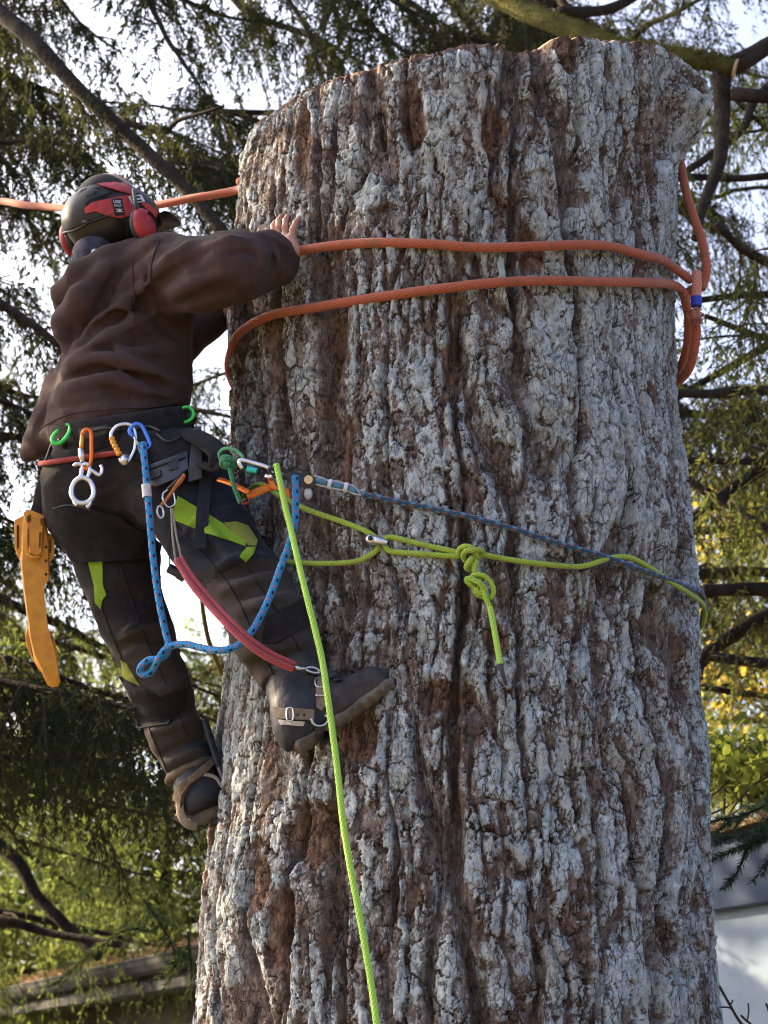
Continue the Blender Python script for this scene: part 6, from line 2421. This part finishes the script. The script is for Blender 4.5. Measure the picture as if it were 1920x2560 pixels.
# dark blue lanyard round the trunk to the harness
LR = .0072
fl = thing('lanyard', 'taut dark blue lanyard from the belt across the bark to the trunk edge', 'rope', tuple(pt(886, 1231, 4.40)))
fp = on_trunk([1079, 1175, 1300, 1409, 1506, 1602, 1674, 1723, 1755], [1272, 1293, 1327, 1363, 1390, 1424, 1450, 1469, 1485], .011)
fa = ang(fp[-1])
start = pts([(760, 1206, 4.40), (820, 1216, 4.395), (895, 1234, 4.385), (982, 1252, 4.37)])
bk = around(fa + .25, fp[-1][2] - .03, math.pi - .1, pt(560, 1300, 5.1)[2], 8, .012)
back = np.concatenate([bk, pts([(560, 1230, 4.95), (545, 1170, 4.60)])])
rope('rope', np.concatenate([start, fp, back]), LR, m_rdblue, fl)
m_wcord = rope_mat('white_cord_cover', (.55, .55, .57), (.36, .36, .38), braid=8, pitch=150, dirt=.2)
for s in (-1, 1):
    P = pts([(785, 1200 - s * 10, 4.385), (805, 1205 - s * 10, 4.38), (823, 1211 - s * 8, 4.38), (845, 1214 - s * 10, 4.38), (866, 1219 - s * 7, 4.38), (884, 1225 - s * 9, 4.38), (903, 1238, 4.38)])
    rope('hitch_cord', P, .0026, m_wcord, fl, sides=8, step=.004)
for i, (px, py) in enumerate(((803, 1205), (843, 1214), (880, 1226))):
    mb = MB()
    mb.ball(pt(px, py, 4.386), (.017, .012, .0105), np.stack([unit(np.array([1, 0, -.22])), [0, 1, 0], unit(np.array([.22, 0, 1]))], 1), 12, 8)
    mb.build('hitch_wrap', m_rdblue, fl)
for px, py in ((824, 1211), (864, 1219)):
    mb = MB()
    mb.tube(pts([(px - 4, py - 1, 4.383), (px + 5, py + 1, 4.383)]), .0128, 14)
    mb.build('white_band', mat('white_tape', (.60, .60, .62), .7, .3, vscale=50, var=.1), fl, sharp=40)
mb = MB()
for off in (0, .016):
    slab_px(mb, [(716, 1184), (728, 1178), (752, 1182), (776, 1190), (790, 1204), (784, 1220), (764, 1220), (736, 1212), (718, 1202)], 4.375 + off, 4.381 + off, .06)
mb.build('pulley_plate', m_blackpl, fl, kind='stuff', sharp=40)
mb = MB()
mb.tube(pts([(771, 1199, 4.366), (771, 1199, 4.402)]), .0105, 18)
mb.build('pulley_wheel', m_steel, fl, sharp=40)
mb = MB()
mb.ball(pt(771, 1234, 4.385), (.010, .010, .015))
mb.build('cam_knob', mat('pale_plastic', (.42, .43, .46), .4, .5, vscale=30), fl)
mb = MB()
mb.tube(catmull(pts([(672, 1174, 4.385), (690, 1172, 4.382), (712, 1176, 4.38), (724, 1190, 4.382), (708, 1194, 4.385), (684, 1188, 4.388)]), .004, True), .0055, 10, closed=True)
mb.build('link', m_blackpl, fl)

cg = thing('carabiner', 'silver and black carabiner with teal gate joining the belt to the lanyard', 'carabiner', tuple(pt(640, 1165, 4.40)))
mb = MB()
mb.tube(catmull(pts([(606, 1172, 4.405), (598, 1158, 4.40), (604, 1150, 4.40), (640, 1159, 4.395), (668, 1168, 4.39), (680, 1178, 4.388), (678, 1192, 4.39), (664, 1190, 4.395)]), .004), .0055, 10)
mb.build('spine', m_alu, cg)
mb = MB()
mb.tube(pts([(614, 1176, 4.404), (630, 1179, 4.40), (650, 1184, 4.398)]), [.0055, .0055, .005], 10)
mb.build('gate', m_dsteel, cg)
mb = MB()
mb.tube(pts([(618, 1173, 4.40), (643, 1178, 4.396)]), .0078, 12)
mb.build('teal_sleeve', m_teal, cg, sharp=40)

# green friction cord with its knot
gc = thing('friction_cord', 'dark green cord knotted at the front of the belt, its tail hanging', 'cord', tuple(pt(568, 1153, 4.42)))
rope('loop', pts([(552, 1150, 4.44), (548, 1136, 4.43), (556, 1124, 4.42), (572, 1121, 4.41), (592, 1128, 4.41), (605, 1140, 4.405), (610, 1156, 4.405)]), .0042, rope_mat('mint_cord_cover', (.14, .48, .25), (.06, .26, .13), braid=10, pitch=110), gc, sides=10, step=.004)
k = pts([(553, 1150, 4.43), (562, 1142, 4.412), (578, 1146, 4.408), (584, 1158, 4.412), (574, 1168, 4.416), (558, 1166, 4.42), (553, 1156, 4.41), (566, 1150, 4.402), (582, 1152, 4.408), (586, 1164, 4.416), (574, 1172, 4.42), (562, 1160, 4.406), (576, 1162, 4.402)])
rope('knot', k, .0062, m_rgreen, gc, sides=10, step=.004)
rope('tail', pts([(574, 1166, 4.412), (578, 1185, 4.41), (584, 1212, 4.41), (592, 1235, 4.412), (601, 1257, 4.414)]), .0058, m_rgreen, gc, sides=12, step=.004)

# orange tether under it
ot_ = thing('webbing_tether', 'folded orange webbing tether under the green knot in front of the belt', 'tether', tuple(pt(630, 1215, 4.44)))
mb = MB()
V, Fs, uv = sweep(catmull(pts([(545, 1198, 4.47), (575, 1208, 4.45), (600, 1220, 4.44), (622, 1231, 4.43)]), .006), .01, 8, flat=(.014, .005, (0, -1, .2)))
mb.add(V, Fs, uv)
mb.build('band', m_orng, ot_)
mb = MB()
V, Fs, uv = sweep(catmull(pts([(618, 1240, 4.435), (640, 1232, 4.43), (662, 1222, 4.42), (684, 1216, 4.415)]), .006), .01, 8, flat=(.022, .008, (0, -1, .2)))
mb.add(V, Fs, uv)
mb.build('band', mat('orange_webbing', (.42, .12, .02), .8, .2, vscale=60, var=.35, bump=.6, bscale=300), ot_)
mb = MB()
slab_px(mb, [(668, 1196), (682, 1200), (690, 1214), (724, 1222), (728, 1246), (716, 1240), (704, 1228), (676, 1220)], 4.40, 4.415, .05)
mb.build('bracket', m_orng, ot_, sharp=40)
mb = MB()
mb.tube(catmull(pts([(612, 1246, 4.43), (606, 1258, 4.43), (618, 1258, 4.43), (626, 1248, 4.43)]), .004), .003, 8)
mb.build('stitched_end', m_red, ot_)

# lime rope choked round the trunk, with its ring and knots
GR = .0068
lime = thing('choker_rope', 'olive lime rope choked around the trunk with a steel ring and two knots', 'rope', tuple(pt(1175, 1390, 4.36)))
go = .010
lu = on_trunk([640, 700, 748, 789, 862, 910, 937], [1212, 1240, 1265, 1281, 1306, 1325, 1342], go)
ll = on_trunk([620, 674, 741, 813, 886, 919, 944, 948], [1392, 1400, 1407, 1409, 1404, 1392, 1374, 1358], go)
aU, aLw = ang(lu[0]), ang(ll[0])
bkl = around(aU, lu[0][2], -2 * math.pi + .30, lu[0][2] - .3, 12, go)
rope('strand', np.concatenate([bkl[::-1][:-1], lu, on_trunk([946], [1354], go + .004)]), GR, m_rlime, lime)
rs_ = on_trunk([1204, 1216, 1313, 1409, 1457, 1491, 1520, 1554, 1583, 1626, 1675, 1723, 1760], [1385, 1388, 1405, 1416, 1416, 1407, 1396, 1392, 1397, 1421, 1455, 1484, 1516], go)
aR = ang(rs_[-1])
bkr = around(aR + .12, rs_[-1][2] - .03, 2 * math.pi + aLw - .15, ll[0][2] + .0, 14, go)
rope('strand', np.concatenate([rs_, bkr, ll]), GR, m_rlime, lime)
rope('eye_loop', np.concatenate([on_trunk([1150, 1141, 1079, 1030, 982, 966, 958, 966, 982, 1054, 1141, 1150], [1386, 1380, 1366, 1356, 1344, 1347, 1357, 1370, 1380, 1385, 1391, 1388], go + .002)]), GR, m_rlime, lime)
mb = MB()
c_ = on_trunk([926, 946, 968], [1350, 1352, 1358], .026)
mb.tube(c_, [.0125, .0105, .006], 14)
mb.ball(c_[0] + np.array([0, -.006, 0]), (.0125, .010, .0125))
mb.build('ring', m_alu, lime)
mb = MB()
mb.tube([c_[0] - np.array([0, .017, 0]), c_[0] - np.array([0, .012, 0])], .006, 12)
mb.build('pin', m_dsteel, lime)
o3 = lambda l, base=.02: np.array([ot(px, py, o) for px, py, o in l])
kn1 = o3([(1143, 1388, .014), (1150, 1372, .022), (1163, 1366, .034), (1180, 1370, .038), (1190, 1382, .036), (1184, 1398, .024), (1168, 1404, .018), (1158, 1392, .026), (1164, 1378, .046), (1180, 1376, .048), (1198, 1374, .040), (1206, 1382, .026), (1196, 1392, .020), (1182, 1392, .030), (1174, 1404, .040), (1166, 1416, .034), (1172, 1424, .024), (1184, 1416, .020), (1190, 1404, .034), (1186, 1424, .038), (1194, 1440, .030)])
rope('knot', kn1, GR, m_rlime, lime, step=.004, hint=False)
kn2 = o3([(1194, 1440, .030), (1200, 1452, .030), (1190, 1462, .026), (1178, 1452, .034), (1184, 1438, .040), (1206, 1438, .042), (1226, 1454, .038), (1234, 1478, .034), (1226, 1494, .028), (1208, 1492, .022), (1190, 1484, .024), (1184, 1468, .034), (1166, 1452, .044), (1172, 1446, .046), (1196, 1456, .050), (1212, 1472, .044), (1206, 1486, .036), (1192, 1478, .040), (1198, 1468, .034), (1210, 1482, .040), (1216, 1498, .036), (1224, 1516, .032)])
rope('knot', kn2, GR * .96, rope_mat('lime_rope_clean', (.40, .60, .07), (.26, .40, .04), braid=12, pitch=85, dirt=.2), lime, step=.004, hint=False)
tl = o3([(1224, 1516, .032), (1230, 1545, .028), (1237, 1585, .026), (1245, 1630, .026), (1250, 1662, .028)])
rope('tail', tl, GR * 1.05, m_rlime2, lime, step=.006)
mb = MB()
mb.tube(o3([(1250, 1660, .028), (1256, 1684, .026), (1266, 1714, .022)]), [.0062, .0058, .0035], 12)
mb.build('taped_tip', mat('dark_grey_tape', (.06, .05, .065), .7, .2, vscale=50), lime)

# bright lime rope that hangs from the belt to the ground
hang = thing('hanging_rope', 'bright lime rope hanging from the belt in front of the bark down to the ground', 'rope', tuple(pt(692, 1165, 4.34)))
P = pts([(690, 1162, 4.36), (704, 1228, 4.345), (723, 1308, 4.33), (764, 1481, 4.27), (786, 1570, 4.255), (810, 1678, 4.24), (841, 1898, 4.22), (862, 2083, 4.21), (897, 2280, 4.20), (929, 2465, 4.195), (945, 2580, 4.19)])
q = P[-1].copy()
d = P[-1] - P[-3]
n_ = 8
ext = np.array([q + d / abs(d[2]) * (q[2] - .02) * t * np.array([1 - .5 * t, 1, 1]) for t in np.linspace(.12, 1, n_)])
rope('rope', np.concatenate([P, ext]), .0074, m_rlime2, hang)

# blue rope that loops from the blue carabiner down and back to the belt
bl_ = thing('looped_rope', 'bright blue flecked rope hanging in a loop from the blue carabiner past the knees', 'rope', tuple(pt(362, 1140, 4.46)))
P = pts([(358, 1106, Ye - .008), (359, 1125, Ye - .012), (362, 1164, 4.49), (367, 1227, 4.47), (374, 1299, 4.46), (381, 1376, 4.46), (391, 1458, 4.46), (403, 1530, 4.46), (414, 1579, 4.46), (422, 1610, 4.455), (417, 1634, 4.45), (397, 1647, 4.445),
         (372, 1650, 4.45), (354, 1664, 4.46), (350, 1678, 4.465), (360, 1686, 4.465), (376, 1681, 4.46), (386, 1666, 4.455), (398, 1645, 4.43), (410, 1628, 4.425), (426, 1616, 4.42), (463, 1611, 4.40), (506, 1621, 4.375), (554, 1627, 4.345),
         (593, 1615, 4.335), (627, 1580, 4.33), (656, 1530, 4.33), (677, 1482, 4.335), (700, 1419, 4.35), (724, 1352, 4.355), (737, 1299, 4.36), (739, 1241, 4.365), (738, 1190, 4.368)])
rope('rope', P, .0086, m_rblue, bl_, step=.006)
mb = MB()
mb.tube(pts([(365, 1212, 4.468), (368, 1243, 4.467)]), .0118, 16)
mb.build('white_sleeve', mat('white_shrink_tube', (.52, .52, .52), .5, .4, vscale=30, var=.2), bl_, sharp=40)
rope('eye_splice', pts([(354, 1108, Ye - .006), (350, 1118, Ye - .004), (356, 1134, Ye - .012), (360, 1160, Ye - .02)]), .0065, m_rblue, bl_, sides=10, step=.004)

# red sheathed strop with its shock cord
rs2 = thing('saw_strop', 'dull red sheathed saw strop slung from the hip to the right boot', 'strop', tuple(pt(448, 1400, 4.42)))
P = pts([(446, 1396, 4.43), (482, 1453, 4.40), (530, 1511, 4.37), (579, 1564, 4.335), (627, 1607, 4.32), (675, 1639, 4.315), (738, 1668, 4.315)])
dd = unit(np.gradient(P, axis=0))
sd = unit(np.cross(dd, np.array([0, 1.0, 0])))
rope('sheath', P - sd * .0065, .0082, m_rred, rs2)
rope('sheath', P + sd * .0075, .0055, m_rred, rs2)
for a, b in (((428, 1272), (438, 1398)), ((431, 1272), (453, 1396))):
    rope('shock_cord', pts([(a[0], a[1], Yh - .004), ((a[0] + b[0]) / 2 - 2, (a[1] + b[1]) / 2, 4.44), (b[0], b[1], 4.43)]), .0026, m_rtan, rs2, sides=8)
mb = MB()
mb.tube(pts([(738, 1668, 4.315), (752, 1672, 4.318), (764, 1671, 4.32)]), [.006, .0045, .004], 10)
mb.tube(catmull(pts([(764, 1671, 4.32), (778, 1668, 4.325), (792, 1672, 4.33), (800, 1680, 4.335), (786, 1682, 4.33), (770, 1677, 4.322)]), .003, True), .0028, 8, closed=True)
mb.build('steel_clip', m_steel, rs2)

och = thing('trailing_rope', 'thin ochre rope hanging behind the legs of the climber along the trunk edge', 'rope', tuple(pt(508, 1500, 4.98)))
rope('rope', pts([(470, 1180, 4.90), (492, 1300, 4.95), (503, 1420, 5.0), (506, 1506, 5.02), (511, 1545, 5.02), (523, 1603, 5.02), (550, 1675, 5.04), (590, 1760, 5.12), (640, 1850, 5.3)]), .0058, m_rochre, och)
tor = thing('torch', 'small dark metal torch dangling between the thighs of the climber', 'torch', tuple(pt(438, 1430, 4.60)))
mb = MB()
mb.tube(pts([(422, 1420, 4.60), (448, 1434, 4.60)]), .0125, 18)
mb.build('barrel', m_dsteel, tor, sharp=40)
mb = MB()
mb.tube(pts([(446, 1433, 4.60), (462, 1441, 4.60)]), [.0145, .0160], 18)
mb.build('head', m_blackpl, tor, sharp=40)
mb = MB()
mb.tube(pts([(430, 1270, Yh), (424, 1350, 4.52), (424, 1418, 4.60)]), .0016, 6)
mb.build('cord', m_black, tor)

# ------------------------------------------------------------------ near sprays and leaves
def near_spray(fo, ctrl, r0, ln, dens, nl, nw, root, spread=1.1, shoots=14, seed=1):
    P = limb_path(np.asarray(ctrl, float), .03, .006, seed)
    add_limb(root, P, r0, .0015, m_limb, 6, name='stem', seed=seed)
    S, D, ll = fo.secondaries(P, 1.0 / shoots, ln, .4, ang=(35, 60), start=.02)
    Q = fo.curve(S, D, ll, np.full(len(ll), .9), 5)
    fo.ribbons(Q, .0018 + 0 * ll, .0008)
    fo.needles(Q, ll, dens, nl, nw, spread)
    T_ = P[None]
    L_ = np.array([np.linalg.norm(np.diff(P, axis=0), axis=1).sum()])
    fo.needles(T_, L_, dens * 1.2, nl, nw, spread)


m_spruce = leaf_mat('blue_green_spruce_needles', (.045, .080, .060), (.085, .125, .085), (.10, .16, .06), .25, 9)
m_spruce2 = leaf_mat('young_spruce_needles', (.075, .105, .045), (.12, .15, .06), (.16, .20, .06), .3, 9)
sb = thing('spruce_bough', 'blue green spruce bough drooping over the slate fascia at right', 'branch', tuple(pt(1960, 2080, 5.2)))
fo = Foliage(901)
for k, c in enumerate([[(2300, 1950, 5.3), (2000, 2040, 5.2), (1880, 2080, 5.15), (1790, 2100, 5.1)], [(1900, 2075, 5.15), (1870, 2120, 5.12), (1845, 2180, 5.1), (1822, 2205, 5.1)],
                       [(2100, 2010, 5.2), (1960, 2080, 5.1), (1925, 2140, 5.05), (1905, 2190, 5.05)], [(2200, 1960, 5.4), (1960, 2000, 5.35), (1850, 2040, 5.3), (1795, 2050, 5.3)],
                       [(1990, 2045, 5.2), (1920, 2090, 5.15), (1890, 2110, 5.1)]]):
    near_spray(fo, pts(c), .006, .17, 950, .023, .0034, sb, shoots=30, seed=910 + k)
fo.build(sb, m_spruce, 'needles')
sb2 = thing('spruce_bough', 'small green spruce tips hanging in front of the gutter at left', 'branch', tuple(pt(430, 2380, 7.2)))
fo = Foliage(902)
for k, c in enumerate([[(360, 2250, 7.4), (420, 2340, 7.25), (438, 2400, 7.2), (418, 2460, 7.2)], [(470, 2330, 7.3), (478, 2440, 7.2), (462, 2520, 7.2)], [(380, 2330, 7.3), (300, 2330, 7.3), (140, 2460, 7.3)]]):
    near_spray(fo, pts(c), .005, .16, 600, .028, .005, sb2, shoots=24, seed=930 + k)
fo.build(sb2, m_spruce2, 'needles')

tw = thing('bare_twig', 'thin bare twig rising in front of the white wall at lower right', 'twig', tuple(pt(1860, 2560, 5.0)))
mb = MB()
for c, r in (([(1900, 2760, 5.0), (1872, 2600, 5.0), (1840, 2540, 5.0), (1812, 2490, 5.0), (1795, 2460, 5.0)], .0035), ([(1840, 2540, 5.0), (1826, 2520, 5.0), (1802, 2518, 5.0)], .0022), ([(1822, 2505, 5.0), (1828, 2510, 5.0), (1832, 2500, 5.0)], .0018),
             ([(1925, 2640, 5.0), (1890, 2575, 5.0), (1862, 2548, 5.0), (1852, 2538, 5.0)], .003), ([(1868, 2552, 5.0), (1872, 2530, 5.0), (1870, 2508, 5.0)], .002), ([(1985, 2680, 5.1), (1940, 2580, 5.1), (1915, 2508, 5.1)], .003)):
    mb.tube(catmull(pts(c), .02), r, 6)
mb.build('stem', m_twig, tw)


def leaf_cloud(name, label, ctrs, n, size, m, seed, cat='shrub', stems=True):
    r = np.random.default_rng(seed)
    root = thing(name, label, cat, tuple(np.mean([c[0] for c in ctrs], 0)))
    per = n // len(ctrs)
    Vs, Fs, k = [], [], 0
    mb = MB()
    for c, rad in ctrs:
        for i in range(per):
            p = c + r.normal(0, 1, 3) * rad * .5
            d = unit(r.normal(0, 1, 3) * (1, 1, .6) + np.array([0, 0, -.5]))
            u_ = unit(np.cross(d, r.normal(0, 1, 3)))
            nn_ = np.cross(d, u_)
            s = size * r.uniform(.6, 1.25)
            prof = [(0, 0), (.30, .36), (.62, .34), (.86, .16), (1.0, 0)]
            top = [p + d * s * a + u_ * s * b + nn_ * s * (.12 * b) for a, b in prof]
            bot = [p + d * s * a - u_ * s * b + nn_ * s * (.12 * b) for a, b in prof[1:-1]]
            mid_ = [p + d * s * a - nn_ * s * .03 for a in (.3, .62, .86)]
            q = top + bot + mid_
            Vs += q
            o = k
            # 0..4 top edge, 5..7 bottom edge, 8..10 midrib
            Fs += [[o, o + 1, o + 8], [o + 1, o + 2, o + 9, o + 8], [o + 2, o + 3, o + 10, o + 9], [o + 3, o + 4, o + 10],
                   [o, o + 8, o + 5], [o + 8, o + 9, o + 6, o + 5], [o + 9, o + 10, o + 7, o + 6], [o + 10, o + 4, o + 7]]
            k += 11
        if stems:
            for j in range(4):
                a = c + r.normal(0, .4, 3) * rad
                b = c + r.normal(0, .2, 3) * rad - np.array([r.normal(0, .1), 0, rad[2] * 1.5])
                mb.tube(catmull([b, (a + b) / 2 + r.normal(0, .03, 3), a], .06), .004, 5)
    obj('leaves', np.array(Vs), Fs, m, root)
    if stems:
        st_ = mb.build('stems', m_twig, root, kind='stuff')
    return root


lr = lambda px, py, Y, a, b, c: (pt(px, py, Y), np.array([a, b, c]))
leaf_cloud('hazel_bush', 'bright green hazel leaves above the roof edge at right', [lr(1840, 1920, 6.6, .16, .2, .10), lr(1900, 1950, 6.5, .16, .2, .12), lr(1800, 1890, 6.8, .10, .2, .10), lr(1930, 1890, 6.6, .15, .2, .14)], 760, .036, m_leaf, 61)
leaf_cloud('autumn_tree', 'orange and yellow autumn foliage glowing between the dark limbs at right', [lr(1810, 1290, 15, .5, .8, .35), lr(1790, 1340, 15, .5, .8, .4), lr(1860, 1320, 15.5, .5, .8, .35), lr(1860, 1620, 14, .7, .8, .5), lr(1790, 1720, 14, .6, .8, .5)], 1900, .055, m_leaf_or, 63, cat='tree')
leaf_cloud('maple_tree', 'yellow green broadleaf foliage lit from behind at lower left beyond the roof', [lr(260, 2080, 17, .9, .8, .6), lr(380, 2150, 16.5, .8, .8, .6), lr(120, 2180, 17, .9, .8, .6), lr(420, 2020, 17, .7, .8, .6), lr(60, 2330, 17.5, .7, .8, .5), lr(330, 2240, 16, .8, .8, .5), lr(200, 2330, 16.5, .8, .8, .5)], 4600, .060, m_needle_yel, 67, cat='tree')
